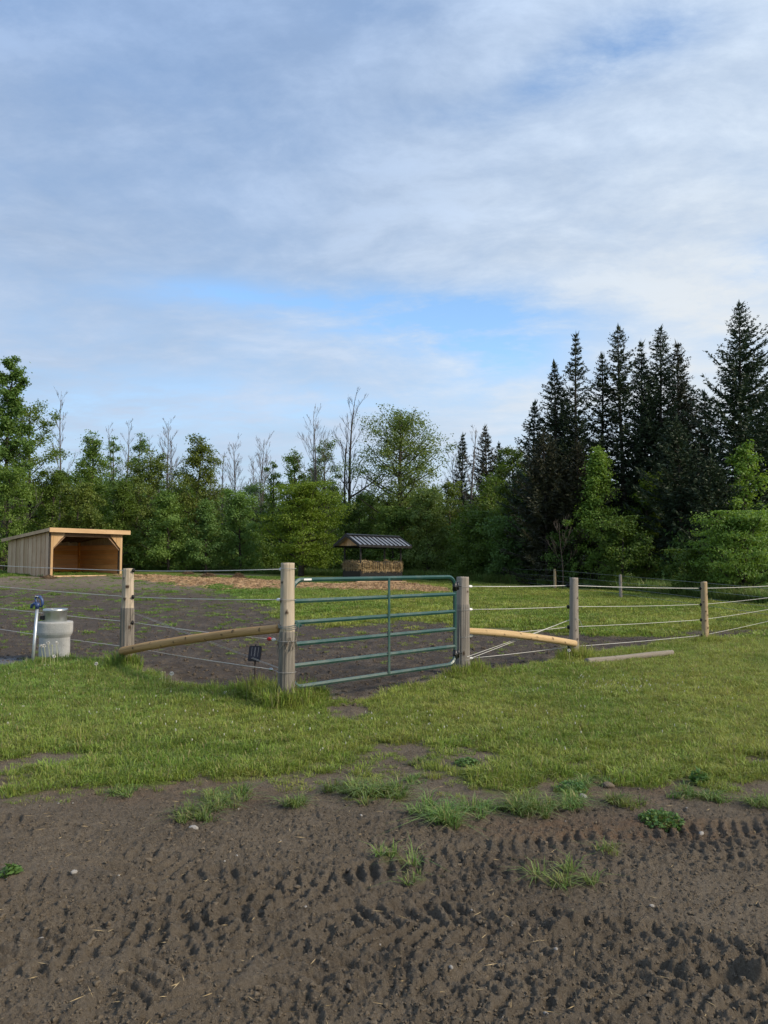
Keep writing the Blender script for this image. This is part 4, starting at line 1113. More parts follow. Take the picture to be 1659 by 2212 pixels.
for k, ((v0, v1), v2, v3) in enumerate(wire_spec):
    zA = AT(274, v1, pA[1])[2]; y0 = pA[1] + 2.35; zL = zA + (AT(0, v0, y0)[2] - zA) * (np.linalg.norm(pL - pA) / np.linalg.norm(AT(0, v0, y0)[:2] - pA[:2]))
    zB = AT(604, v3, pB[1])[2]
    qA = np.array([pA[0] + 0.02, pA[1] + 0.10, zA]); qL = np.array([pL[0], pL[1] + 0.1, zL])
    qi = np.array([pB[0], pB[1], zB]) - dirAB * np.array([1, 1, 0]) * (0.17, 0.22, 0.31, 0.36)[k]
    qi[1] += 0.02
    ge = Geo(); ge.tube(O(np.concatenate([sag(qL, qA, 0.015), sag(qA, qi, 0.012)[1:]]), fl), 0.0046, 5)
    ge.build('wire', M['wire'], fl, True)
    d = unit(np.array([pB[0], pB[1], zB]) - qi)
    egg(fl, O(qi + d * 0.045, fl), d, 'porcelain' if k < 3 else 'steel', 1.05, 'white strain insulator' if k < 3 else 'dull strain insulator low on the latch post')
    if k == 2: egg(fl, O(qi - d * 0.05, fl), d, 'red', 1.15, 'red plastic tensioner on the wire beside the latch post')
    clip(fl, O([pA[0] + 0.085, pA[1] - 0.045, zA + 0.005], fl))
    # tie wire round the latch post
    aa = np.linspace(0, 2 * math.pi, 15); rr = 0.094 if k < 2 else 0.101
    ge = Geo(); ge.tube(O(np.stack([pB[0] + rr * np.cos(aa), pB[1] + rr * np.sin(aa), np.full(15, zB + 0.01)], 1), fl), 0.0028, 4, cap=False)
    ge.tube(O([qi + d * 0.08, [pB[0] - 0.09, pB[1], zB + 0.01]], fl), 0.0028, 4)
    ge.build('tie_wire', M['steel_wire'], fl)
e0 = np.array([pA[0] - 0.02, pA[1] - 0.15, AT(272, 1404, pA[1])[2]]); e1 = np.array([pB[0] - 0.085, pB[1] + 0.03, AT(600, 1358, pB[1])[2]])
t = np.linspace(0, 1, 6)[:, None]; mid = e0 * (1 - t) + e1 * t + np.array([0, 0, 1]) * (0.11 * t * (1 - t))
log_geo(O(mid, fl), [0.062, 0.060, 0.056, 0.053, 0.050, 0.047], 24, [0.05, 0.05], [1, 1], [(0.12, 1.5, 0.024), (0.25, 0.9, 0.018), (0.42, 1.7, 0.022), (0.5, 1.2, 0.024), (0.72, 1.6, 0.02), (0.78, 1.0, 0.026), (0.92, 1.4, 0.026), (0.33, 2.1, 0.02), (0.62, 2.2, 0.02)], 5).build('brace_rail', M['rail'], fl, True, 'peeled brown log sloping up from corner post to latch post')
ge = Geo()
b0 = np.array([pA[0] + 0.09, pA[1] - 0.03, AT(289, 1324, pA[1])[2]]); b1 = np.array([pB[0] - 0.05, pB[1] + 0.07, AT(603, 1449, pB[1])[2]])
ge.tube(O(sag(b0, b1, 0.006), fl), 0.0028, 4); ge.tube(O(sag(b0 + [0, 0.02, 0.01], b1 + [0, 0.02, 0.004], 0.0), fl), 0.0024, 4)
ge.build('brace_wire', M['steel_wire'], fl)
for zoff, r in ((0.86, 0.096), (0.875, 0.097), (0.845, 0.0975)):
    aa = np.linspace(0, 2 * math.pi, 17)
    ge = Geo(); ge.tube(O(np.stack([pB[0] + r * np.cos(aa), pB[1] + r * np.sin(aa), pB[2] + zoff + 0.008 * np.sin(aa * 2 + zoff * 60)], 1), fl), 0.004, 5, cap=False)
    ge.build('wrap_wire', M['dull_wire'], fl)
# shredded bark hanging where the stripping stops
rs = np.random.RandomState(3); ge = Geo()
for k in range(46):
    a = rs.uniform(0, 6.28); r = 0.093; z = pB[2] + 0.735 + rs.uniform(-0.10, 0.02)
    p = np.array([pB[0] + r * math.cos(a), pB[1] + r * math.sin(a), z]); o_ = np.array([math.cos(a), math.sin(a), 0])
    tn = np.array([-math.sin(a), math.cos(a), 0]) * rs.uniform(-0.03, 0.03); ln = rs.uniform(0.04, 0.13)
    ge.tube(O([p, p + o_ * 0.012 + tn + [0, 0, -ln * 0.5], p + o_ * rs.uniform(0.005, 0.03) + tn * 2 + [0, 0, -ln]], fl), [0.004, 0.003, 0.001], 3)
q = np.array([pB[0] + 0.095, pB[1] - 0.02, pB[2] + 0.70]); ge.tube(O([q, q + [0.02, 0, 0.10], q + [0.035, 0, 0.19]], fl), [0.006, 0.005, 0.002], 4)
ge.build('bark_shreds', M['old_pole'], fl)

# --- right run
fr = thing('wire_fence', 'white rope fence right of the gate with pale yellow log brace', 'fence', tuple(pC))
hC = AT(1000, 1246, pC[1])[2] - pC[2]; hD = AT(1243, 1248, pD[1])[2] - pD[2]; hE = AT(1525, 1257, pE[1])[2] - pE[2]
post(fr, O(pC, fr), hC, 0.105, 0.090, 'post_grey', 11, strip=0.93, top_dx=0.02, ridge=(0.075, 0.03), knots=[(1.15, 0.8, 0.025), (0.3, 0.1, 0.025)], label='gate hinge post grey and furrowed')
post(fr, O(pD, fr), hD, 0.080, 0.072, 'post_grey', 12, strip=-0.5, top_dx=0.02, ridge=(0.04, 0.03), knots=[(1.0, 0.7, 0.02), (0.8, 0.9, 0.02), (0.5, 0.2, 0.018), (0.35, 0.6, 0.025)], label='grey fence post holding the lower end of the pale brace')
post(fr, O(pE, fr), hE, 0.068, 0.062, 'post_tan', 13, strip=-0.5, ridge=(0.04, 0.02), knots=[(0.95, 0.8, 0.022), (0.8, -0.6, 0.02), (0.7, 0.9, 0.02), (0.55, 0.7, 0.024), (0.45, -0.2, 0.02), (0.3, 0.5, 0.02), (0.2, -0.5, 0.018), (0.62, 0.0, 0.018)], label='tan knotty post furthest along the right run')
post(fr, O(pF, fr), 1.2, 0.07, 0.062, 'post_grey', 14, strip=-0.5)
spec_r = [(1267, 1265, 1271, 1274), (1317, 1311, 1306, 1301), (1375, 1355, 1339, 1329), (1424, 1398, 1373, 1353)]
for k, (vc, vd, ve, vr) in enumerate(spec_r):
    zC = AT(1023, vc, pC[1])[2]; zD = AT(1240, vd, pD[1])[2]; zE = AT(1524, ve, pE[1])[2]
    yr = pE[1] + 3.7; zF = zE + (AT(1659, vr, yr)[2] - zE) * (np.linalg.norm(pF - pE) / np.linalg.norm(AT(1659, vr, yr)[:2] - pE[:2]))
    zF = max(zF, 0.14 + 0.28 * (3 - k))
    d = unit(np.array([pD[0] - pC[0], pD[1] - pC[1], zD - zC]))
    qc = np.array([pC[0], pC[1], zC]) + d * 0.21
    qd = np.array([pD[0] - 0.02, pD[1] + 0.085, zD]); qe = np.array([pE[0] - 0.02, pE[1] + 0.075, zE]); qf = np.array([pF[0], pF[1] + 0.08, zF])
    ge = Geo(); r = 0.0056 if k == 0 else 0.0042
    ge.tube(O(np.concatenate([sag(qc, qd, 0.008), sag(qd, qe, 0.012)[1:], sag(qe, qf, 0.012)[1:]]), fr), r, 5)
    ge.build('wire', M['wire'], fr, True)
    egg(fr, O(qc - d * 0.04, fr), d, 'porcelain', 1.1)
    ge = Geo(); ge.tube(O([qc - d * 0.075, np.array([pC[0], pC[1], zC]) + d * 0.09], fr), 0.0026, 4)
    aa = np.linspace(0, 2 * math.pi, 15); rr = 0.102 if zC - pC[2] > 0.93 else 0.107
    ge.tube(O(np.stack([pC[0] + 0.012 + rr * np.cos(aa), pC[1] + rr * np.sin(aa), np.full(15, zC)], 1), fr), 0.0026, 4, cap=False)
    ge.build('tie_wire', M['steel_wire'], fr)
    clip(fr, O([pD[0] - 0.078, pD[1] + 0.015, zD], fr)); clip(fr, O([pE[0] - 0.068, pE[1] + 0.01, zE], fr))
e0 = np.array([pC[0] + 0.075, pC[1] + 0.02, AT(1015, 1363, pC[1])[2]]); e1 = np.array([pD[0] - 0.01, pD[1] - 0.11, AT(1240, 1390, pD[1] - 0.1)[2]])
t = np.linspace(0, 1, 6)[:, None]; mid = e0 * (1 - t) + e1 * t + np.array([0, 0, 1]) * (0.10 * t * (1 - t))
log_geo(O(mid, fr), [0.046, 0.050, 0.052, 0.052, 0.054, 0.052], 18, [0.035, 0.035], [1, 1], [(0.15, 1.2, 0.016), (0.3, 1.8, 0.018), (0.45, 1.0, 0.016), (0.6, 1.5, 0.018), (0.75, 1.2, 0.018), (0.88, 1.7, 0.016), (0.55, 2.2, 0.016), (0.22, 2.3, 0.016)], 15).build('brace_rail', M['rail_pale'], fr, True, 'pale peeled log sloping down from hinge post')
ge = Geo(); q0 = np.array([pD[0] + 0.03, pD[1] - 0.08, AT(1250, 1334, pD[1])[2]]); q1 = np.array([pD[0] - 0.08, pD[1], AT(1232, 1340, pD[1])[2]]); q2 = np.array([pC[0] + 0.03, pC[1] - 0.10, AT(1012, 1425, pC[1])[2]])
m1 = q1 * 0.62 + q2 * 0.38 + np.array([0, 0.05, -0.01])
ge.tube(O([q0, q1, m1, q2], fr), 0.004, 4); ge.tube(O([q1 + [0, 0.03, -0.01], m1 + [0, 0.02, 0.008], q2 + [0.03, 0, 0.05]], fr), 0.0034, 4)
ge.tube(O([q0, q0 + [0.05, 0, -0.03], q0 + [0.1, 0, -0.16]], fr), 0.003, 4)
ge.build('brace_wire', M['wire'], fr)

# --- far fence
ff_posts = [(880, 1241, 1213, 0.09), (913, 1240, 1219, 0.06), (993, 1250, 1223, 0.06), (1086, 1261, 1227, 0.07), (1199, 1274, 1229.5, 0.075), (1341, 1293, 1241.5, 0.07), (1524, 1321, 1256, 0.07), (1760, 1358, 1276, 0.07)]
fp = [G(u, v) for u, v, _, _ in ff_posts]
ffo = thing('wire_fence', 'thin wire fence with grey posts far across the paddock before the trees', 'fence', tuple(fp[3]))
hts = []
for k, ((u, v, vt, r), p) in enumerate(zip(ff_posts, fp)):
    h = AT(u, vt, p[1])[2] - p[2]; hts.append(h)
    post(ffo, O(p, ffo), h, r, r * 0.85, 'post_tan' if k == 4 else 'post_grey', 20 + k, strip=-0.5, ridge=(0.03, 0.03))
for frac in (0.95, 0.68, 0.43, 0.2):
    ge = Geo(); ge.tube(O([p + np.array([0, -0.07, h * frac]) for p, h in zip(fp, hts)], ffo), 0.0055, 4); ge.build('wire', M['dull_wire'], ffo)
ge = Geo(); ge.tube(O([fp[0] + np.array([0.1, -0.05, hts[0] * 0.45]), fp[0] + (fp[1] - fp[0]) * 0.75 + np.array([0, -0.05, 0.12])], ffo), 0.06, 8); ge.build('brace_rail', M['trim_dark'], ffo)

# ------------------------------------------------------------------ gate
gl = np.array([*AT(631, 1216, 8.45)[:2], 0.0]); gr_ = np.array([*AT(982, 1216, 10.45)[:2], 0.0])
gate = thing('metal_gate', 'dark green tubular farm gate closed between the two gate posts', 'gate', (gl[0], gl[1], 0.0), math.atan2(gr_[1] - gl[1], gr_[0] - gl[0]))
LG = float(np.linalg.norm(gr_ - gl)); ZB, ZT = 0.205, 1.365; TR = 0.0265


def rounded_frame(w, z0, z1, r, n=6):
    P = []
    for (cx, cz, a0) in ((w - r, z0 + r, -90), (w - r, z1 - r, 0), (r, z1 - r, 90), (r, z0 + r, 180)):
        for i in range(n + 1):
            a = math.radians(a0 + 90 * i / n); P.append([cx + r * math.cos(a), 0, cz + r * math.sin(a)])
    return np.array(P + [P[0], P[1]])


ge = Geo(); ge.tube(rounded_frame(LG, ZB, ZT, 0.14), TR, 6, cap=False, side=(0, -1, 0)); ge.build('frame', M['green'], gate)
for k in range(1, 5):
    z = ZB + (ZT - ZB) * k / 5
    ge = Geo(); ge.tube([[0.0, 0, z], [LG * 0.5, 0, z], [LG, 0, z]], TR, 6, squash=(0.92, 1.0), side=(0, -1, 0)); ge.build('crossbar', M['green'], gate)
ge = Geo(); ge.bar([LG * 0.535, -0.026, ZB], [LG * 0.535, -0.026, ZT], 0.034, 0.010, (0, 1, 0)); ge.build('upright', M['green'], gate)
for z in (1.235, 0.33):
    ge = Geo(); ge.tube([[LG + 0.0, 0, z - 0.06], [LG + 0.0, 0, z + 0.06]], 0.032, 10); ge.tube([[LG + 0.005, 0, z], [LG + 0.16, 0.02, z]], 0.011, 8)
    ge.tube([[LG + 0.07, 0.0, z - 0.05], [LG + 0.07, 0.0, z + 0.06]], 0.014, 8)
    ge.lathe([(0.0, -0.012), (0.016, -0.010), (0.016, 0.008), (0.0, 0.012)], (LG - 0.028, -0.02, z), 10)
    ge.build('hinge', M['black_metal'], gate, True)
ge = Geo(); ge.bar([0.03, -0.03, 0.90], [0.10, -0.03, 0.862], 0.05, 0.008, (0, 1, 0)); ge.lathe([(0, -.008), (.01, -.006), (.01, .006), (0, .008)], (0.02, -0.04, 0.90), 8); ge.lathe([(0, -.008), (.01, -.006), (.01, .006), (0, .008)], (0.10, -0.04, 0.868), 8)
ge.build('latch_plate', M['green'], gate)
ge = Geo(); ge.box((0.20, -TR - 0.001, ZT + 0.003), (0.11, 0.003, 0.020)); ge.build('sticker', M['white'], gate)

# ------------------------------------------------------------------ run-in shelter
a_sh = math.radians(54); p0 = G(107, 1249.5); p0 = np.array([*AT(107, 1216, 41.0)[:2], 0.0]); p0[2] = AT(107, 1249, 41.0)[2]
SW, SD, ZF, ZR = 4.42, 4.2, 2.46, 2.03                                      # width, depth, front and rear wall height
shed = thing('run_in_shelter', 'open fronted wooden horse shelter with lean-to roof at the left of the paddock', 'shelter', tuple(p0), a_sh)
rs = np.random.RandomState(8)
top = lambda y: ZF + (ZR - ZF) * y / SD
nbrd = 10
for side, xx in (('outer', 0.0), ('far', SW)):
    for k in range(nbrd):
        y0, y1 = SD * k / nbrd + 0.012, SD * (k + 1) / nbrd - 0.012
        ge = Geo(); th = 0.028; xo = xx - th if side == 'outer' else xx; jit = rs.uniform(-0.006, 0.006)
        V = [[x, y, z] for x in (xo + jit, xo + th + jit) for (y, z) in ((y0, 0.04 + rs.uniform(-0.02, 0.02)), (y1, 0.04), (y1, top(y1)), (y0, top(y0)))]
        ge.add(V, [[0, 1, 2, 3], [7, 6, 5, 4], [0, 4, 5, 1], [1, 5, 6, 2], [2, 6, 7, 3], [3, 7, 4, 0]])
        ge.build('board', M['siding'], shed)
        if k:
            yb = SD * k / nbrd; xb = xx - 0.045 if side == 'outer' else xx + 0.045
            ge = Geo(); ge.bar([xb, yb, 0.05], [xb, yb, top(yb) - 0.01], 0.02, 0.06, (0, 1, 0)); ge.build('batten', M['siding'], shed)
for k in range(11):                                                          # rear wall
    ge = Geo(); ge.box((SW * (k + 0.5) / 11, SD + 0.016, ZR / 2 + 0.02), (SW / 11 - 0.02, 0.03, ZR)); ge.build('board', M['siding'], shed)
for k in range(6):                                                           # lining boards inside
    z = 0.14 + 0.285 * k
    for seg in range(2):
        x0, x1 = ((0.06, 1.45 + 0.5 * (k % 3)), (1.47 + 0.5 * (k % 3), SW - 0.08))[seg]
        ge = Geo(); ge.box(((x0 + x1) / 2, SD - 0.06 + rs.uniform(-0.006, 0.006), z + 0.14), (x1 - x0, 0.028, 0.272)); ge.build('lining_board', M['inner'], shed)
    for xx in (0.05, SW - 0.05):
        ge = Geo(); ge.box((xx + rs.uniform(-0.006, 0.006), SD / 2, z + 0.14), (0.028, SD - 0.3, 0.272)); ge.build('lining_board', M['inner'], shed)
for (x, y, h) in ((0.07, 0.09, ZF - 0.05), (SW - 0.07, 0.09, ZF - 0.05), (0.11, SD - 0.14, ZR), (SW - 0.12, SD - 0.14, ZR)):
    ge = Geo(); ge.box((x, y, h / 2), (0.10, 0.10, h)); ge.build('corner_post', M['front'] if y < 1 else M['inner'], shed)
ge = Geo(); ge.box((-0.03, -0.004, ZF / 2), (0.07, 0.05, ZF)); ge.build('corner_trim', M['trim_dark'], shed)
ge = Geo(); ge.box((SW - 0.155, 0.10, ZF / 2 - 0.2), (0.05, 0.04, ZF - 0.5)); ge.build('corner_trim', M['trim_dark'], shed)
ge = Geo(); ge.bar([0, -0.012, ZF - 0.15], [SW, -0.012, ZF - 0.15], 0.04, 0.16); ge.build('header_beam', M['rafter'], shed)
# front boards: narrow strips at the sides, cut in steps to a diagonal at the upper corners
for (x0, w, z0) in ((0.02, 0.13, 0.03), (0.155, 0.26, 1.62), (0.42, 0.22, 1.92), (0.645, 0.16, 2.14), (SW - 0.15, 0.13, 0.03), (SW - 0.41, 0.25, 1.62), (SW - 0.62, 0.20, 1.92), (SW - 0.78, 0.15, 2.14)):
    ge = Geo(); left = x0 < 2; d = 0.0 if z0 < 0.1 else w * 1.05; th = 0.028
    xl, xr = x0, x0 + w; zl, zr = (z0, z0 + d) if left else (z0 + d, z0); zt = ZF - 0.055
    V = [[x, y, z] for y in (-0.062, -0.062 + th) for (x, z) in ((xl, zl), (xr, zr), (xr, zt), (xl, zt))]
    ge.add(V, [[0, 1, 2, 3], [7, 6, 5, 4], [0, 4, 5, 1], [1, 5, 6, 2], [2, 6, 7, 3], [3, 7, 4, 0]]); ge.build('front_board', M['front'], shed)
for xx, s in ((0.2, 1), (SW - 0.2, -1)):
    ge = Geo(); ge.bar([xx - 0.06 * s, 0.05, 1.52], [xx + 0.72 * s, 0.05, 2.28], 0.06, 0.07); ge.build('corner_brace', M['rafter'], shed)
# roof
slope = (ZR - ZF) / SD
rz_ = lambda y: ZF + 0.04 + slope * y
roof = Geo(); ya, yb_ = -0.30, SD + 0.30; xa, xb2 = -0.22, SW + 0.30
V = [[x, y, rz_(y) + dz] for x in (xa, xb2) for (y, dz) in ((ya, 0.07), (yb_, 0.07), (yb_, 0.13), (ya, 0.13))]
roof.add(V, [[0, 1, 2, 3], [7, 6, 5, 4], [0, 4, 5, 1], [1, 5, 6, 2], [2, 6, 7, 3], [3, 7, 4, 0]])
ro = roof.build('roof', M['shingle'], shed)
for k in range(9):
    x = 0.25 + (SW - 0.4) * k / 8
    ge = Geo(); ge.bar([x, ya + 0.06, rz_(ya + 0.06)], [x, yb_ - 0.1, rz_(yb_ - 0.1)], 0.045, 0.13); ge.build('rafter', M['rafter'], ro)
ge = Geo(); ge.bar([xa - 0.02, ya - 0.022, rz_(ya) + 0.015], [xb2 + 0.02, ya - 0.022, rz_(ya) + 0.015], 0.04, 0.235); ge.build('fascia', M['fresh'], ro)
for xx in (xa - 0.018, xb2 + 0.018):
    ge = Geo(); ge.bar([xx, ya + 0.002, rz_(ya) + 0.03], [xx, yb_, rz_(yb_) + 0.03], 0.032, 0.17); ge.build('barge_board', M['siding'], ro)
ge = Geo(); ge.box((SW / 2, 0.02, 0.06), (SW - 0.3, 0.14, 0.14)); ge.build('sill_beam', M['front'], shed)
for xx in (-0.005, SW + 0.0):
    ge = Geo(); ge.box((xx, SD / 2, 0.03), (0.12, SD + 0.2, 0.16)); ge.build('skid', M['trim_dark'], shed)

# ------------------------------------------------------------------ hay feeder
a_f = math.radians(40); L_f, G_f = 2.92, 1.5
fz = AT(776, 1262, 40.6)[2]; c0 = AT(778, 1216, 40.6)
feeder = thing('hay_feeder', 'black roofed hay feeder filled with hay in the middle of the paddock', 'hay feeder', (c0[0], c0[1], fz), a_f)
feeder.rotation_euler = (0, math.radians(0.6), a_f)
HE, HR = 1.98, 2.44
for (x, y) in ((0.06, 0.06), (L_f - 0.06, 0.06), (0.06, G_f - 0.06), (L_f - 0.06, G_f - 0.06)):
    ge = Geo(); ge.box((x, y, 0.15 + HE / 2), (0.07, 0.07, HE - 0.1)); ge.build('post', M['black_metal'], feeder)
for (a, b) in (((0, 0), (L_f, 0)), ((0, G_f), (L_f, G_f)), ((0, 0), (0, G_f)), ((L_f, 0), (L_f, G_f))):
    ge = Geo(); ge.bar([a[0], a[1], 0.42], [b[0], b[1], 0.42], 0.03, 0.52); ge.build('side_panel', M['black_metal'], feeder)
    ge = Geo(); ge.bar([a[0], a[1], HE + 0.08], [b[0], b[1], HE + 0.08], 0.06, 0.12); ge.build('eave_beam', M['black_metal'], feeder)
for yy in (-0.03, G_f + 0.03):                                               # head openings: arched hoops with bars
    for k in range(4):
        x0 = 0.12 + k * 0.72; w = 0.46
        ge = Geo(); ge.tube([[x0, yy, 0.68], [x0, yy, 1.12], [x0 + 0.07, yy, 1.2], [x0 + w - 0.07, yy, 1.2], [x0 + w, yy, 1.12], [x0 + w, yy, 0.68]], 0.020, 6)
        ge.tube([[x0 + w * 0.33, yy, 0.68], [x0 + w * 0.33, yy, 1.2]], 0.014, 5); ge.tube([[x0 + w * 0.66, yy, 0.68], [x0 + w * 0.66, yy, 1.2]], 0.014, 5)
        ge.build('head_bars', M['black_metal'], feeder, True)
for xx in (0.0, L_f):
    for k in range(2):
        y0 = 0.2 + k * 0.65; ge = Geo(); ge.tube([[xx, y0, 0.68], [xx, y0, 1.14], [xx, y0 + 0.06, 1.2], [xx, y0 + 0.4, 1.2], [xx, y0 + 0.46, 1.14], [xx, y0 + 0.46, 0.68]], 0.020, 6); ge.tube([[xx, y0 + 0.23, 0.68], [xx, y0 + 0.23, 1.2]], 0.014, 5)
        ge.build('head_bars', M['black_metal'], feeder, True)
M['roof_metal'] = simple('charcoal roof sheet', (0.30, 0.325, 0.37), 0.36, 0.5, 0.10, 3)
xa, xb2, ov = -0.38, L_f + 0.36, 0.36; ym = G_f / 2; zr, ze = HR + 0.16, HE + 0.13 - 0.06
npan = 12
for s in (-1, 1):
    ye = ym + s * (G_f / 2 + ov)
    for k in range(npan):
        x0, x1 = xa + (xb2 - xa) * k / npan, xa + (xb2 - xa) * (k + 1) / npan
        ge = Geo(); ge.add([[x0 + .004, ym, zr], [x1 - .004, ym, zr], [x1 - .004, ye, ze], [x0 + .004, ye, ze], [x0 + .004, ym, zr - .02], [x1 - .004, ym, zr - .02], [x1 - .004, ye, ze - .02], [x0 + .004, ye, ze - .02]],
               [[0, 1, 2, 3][::-s], [4, 5, 6, 7][::s], [2, 6, 7, 3][::-s], [0, 4, 5, 1][::-s], [1, 5, 6, 2][::-s], [3, 7, 4, 0][::-s]])
        pn = ge.build('roof_panel', M['roof_metal'], feeder)
    for k in range(npan + 1):
        x = xa + (xb2 - xa) * k / npan
        ge = Geo(); ge.bar([x, ym, zr + .022], [x, ye, ze + .022], 0.05, 0.05); ge.build('roof_rib', M['black_metal'], feeder)
    ge = Geo(); ge.bar([xa, ye + s * 0.012, ze - 0.045], [xb2, ye + s * 0.012, ze - 0.045], 0.03, 0.13); ge.build('eave_trim', M['black_metal'], feeder)
ge = Geo()
for s in (-1, 1): ge.bar([xa - 0.02, ym + s * 0.09, zr + 0.02], [xb2 + 0.02, ym + s * 0.09, zr + 0.02], 0.20, 0.03, (0, s * 0.35, 1))
ge.build('ridge_cap', M['black_metal'], feeder)
for xx in (-0.05, L_f + 0.05):
    for k in range(6):
        ya_, yb2 = ym + (G_f / 2 + ov) * (-1 + k / 3) * 0.93, ym + (G_f / 2 + ov) * (-1 + (k + 1) / 3) * 0.93
        hz_ = lambda y: ze - 0.05 + (zr - ze) * (1 - abs(y - ym) / (G_f / 2 + ov))
        ge = Geo(); V = [[x, y, z] for x in (xx - .014, xx + .014) for (y, z) in ((ya_ + .006, ze - 0.02), (yb2 - .006, ze - 0.02), (yb2 - .006, max(ze - 0.005, hz_(yb2))), (ya_ + .006, max(ze - 0.005, hz_(ya_))))]
        ge.add(V, [[0, 1, 2, 3], [7, 6, 5, 4], [0, 4, 5, 1], [1, 5, 6, 2], [2, 6, 7, 3], [3, 7, 4, 0]]); ge.build('gable_board', M['front'], feeder)
    for s in (-1, 1):
        x_o = xa - 0.012 if xx < 0 else xb2 + 0.012
        ge = Geo(); ge.bar([x_o, ym, zr - 0.03], [x_o, ym + s * (G_f / 2 + ov), ze - 0.03], 0.028, 0.13); ge.build('gable_trim', M['black_metal'], feeder)
for yy in (0.0, G_f):
    ge = Geo(); ge.bar([-0.25, yy, 0.09], [L_f + 0.25, yy, 0.09], 0.13, 0.13); ge.build('skid', M['old_pole2'] if 'old_pole2' in M else M['siding'], feeder)
for k in range(3):
    ge = Geo(); ge.bar([0.1, G_f * (k + 0.5) / 3, 0.175], [L_f - 0.1, G_f * (k + 0.5) / 3, 0.175], G_f / 3 - 0.02, 0.03); ge.build('floor_board', M['siding'], feeder)


def strands(ge, P, rs, ln, r, flat=0.5):
    """thin straight stalks as slim kites"""
    n = len(P); d = rs.normal(size=(n, 3)); d[:, 2] *= flat; d = unit(d); w = unit(np.cross(d, rs.normal(size=(n, 3))))
    l = ln * rs.uniform(0.5, 1.3, (n, 1))
    V = np.stack([P - d * l / 2, P + w * r, P + d * l / 2, P - w * r], 1).reshape(-1, 3)
    ge.add(V, np.arange(n * 4).reshape(-1, 4))


rs = np.random.RandomState(21)
ca, sa = math.cos(a_f), math.sin(a_f)
def FW(x, y, z): return np.stack([c0[0] + x * ca - y * sa, c0[1] + x * sa + y * ca, fz + z], -1)
hay = Geo(); nx, ny = 26, 14
gx, gy = np.meshgrid(np.linspace(0.06, L_f - 0.06, nx), np.linspace(0.06, G_f - 0.06, ny))
hh = 0.98 + 0.42 * (fbm(gx * 1.6, gy * 1.6, 3, 200) - 0.35) + 0.10 * np.sin(gx * 2.3 + 0.4)
edge_ = np.minimum(np.minimum(gx, L_f - gx), np.minimum(gy, G_f - gy)); hh += 0.05; hh -= 0.16 * np.exp(-edge_ / 0.08)
V = FW(gx.ravel(), gy.ravel(), hh.ravel()); i = np.arange(ny - 1)[:, None] * nx; j = np.arange(nx - 1)[None, :]
Q = np.stack([i + j, i + j + 1, i + nx + j + 1, i + nx + j], -1).reshape(-1, 4); hay.add(V, Q)
for (x0, y0, x1, y1) in ((0.06, 0.06, L_f - 0.06, 0.06), (0.06, G_f - .06, L_f - .06, G_f - .06), (0.06, 0.06, 0.06, G_f - 0.06), (L_f - .06, 0.06, L_f - .06, G_f - .06)):
    tt = np.linspace(0, 1, 20); xs = x0 + (x1 - x0) * tt; ys = y0 + (y1 - y0) * tt
    ht = np.full(20, 0.95); V = np.concatenate([FW(xs, ys, 0 * tt + 0.5), FW(xs, ys, ht)])
    hay.add(V, [[k, k + 1, 20 + k + 1, 20 + k] for k in range(19)])
n = 9000
side = rs.randint(0, 5, n); u_ = rs.rand(n); v_ = rs.rand(n)
bulge = rs.normal(-0.03, 0.035, n)
X = np.where(side == 0, u_ * L_f, np.where(side == 1, -bulge, np.where(side == 2, L_f + bulge, u_ * L_f)))
Y = np.where(side == 0, -bulge, np.where((side == 1) | (side == 2), v_ * G_f, np.where(side == 3, G_f + bulge, v_ * G_f)))
Z = np.where(side == 4, 1.0 + 0.42 * (fbm(X * 1.6, Y * 1.6, 3, 200) - 0.35) + 0.10 * np.sin(X * 2.3 + 0.4) + rs.normal(0, 0.03, n), 0.76 + 0.38 * rs.rand(n) * (0.75 + 0.5 * fbm(X * 1.9, Y * 1.9, 2, 205)))
strands(hay, FW(X, Y, Z), rs, 0.26, 0.008, 0.9)
m = 260; X = rs.uniform(0, L_f, m); strands(hay, FW(X, -0.05 - 0.05 * rs.rand(m), 0.58 + 0.18 * rs.rand(m) ** 0.5), rs, 0.22, 0.008, 2.2)
tag(hay.build('hay', M['hay']), 'loose hay heaped inside the black roofed feeder', None, 'stuff')

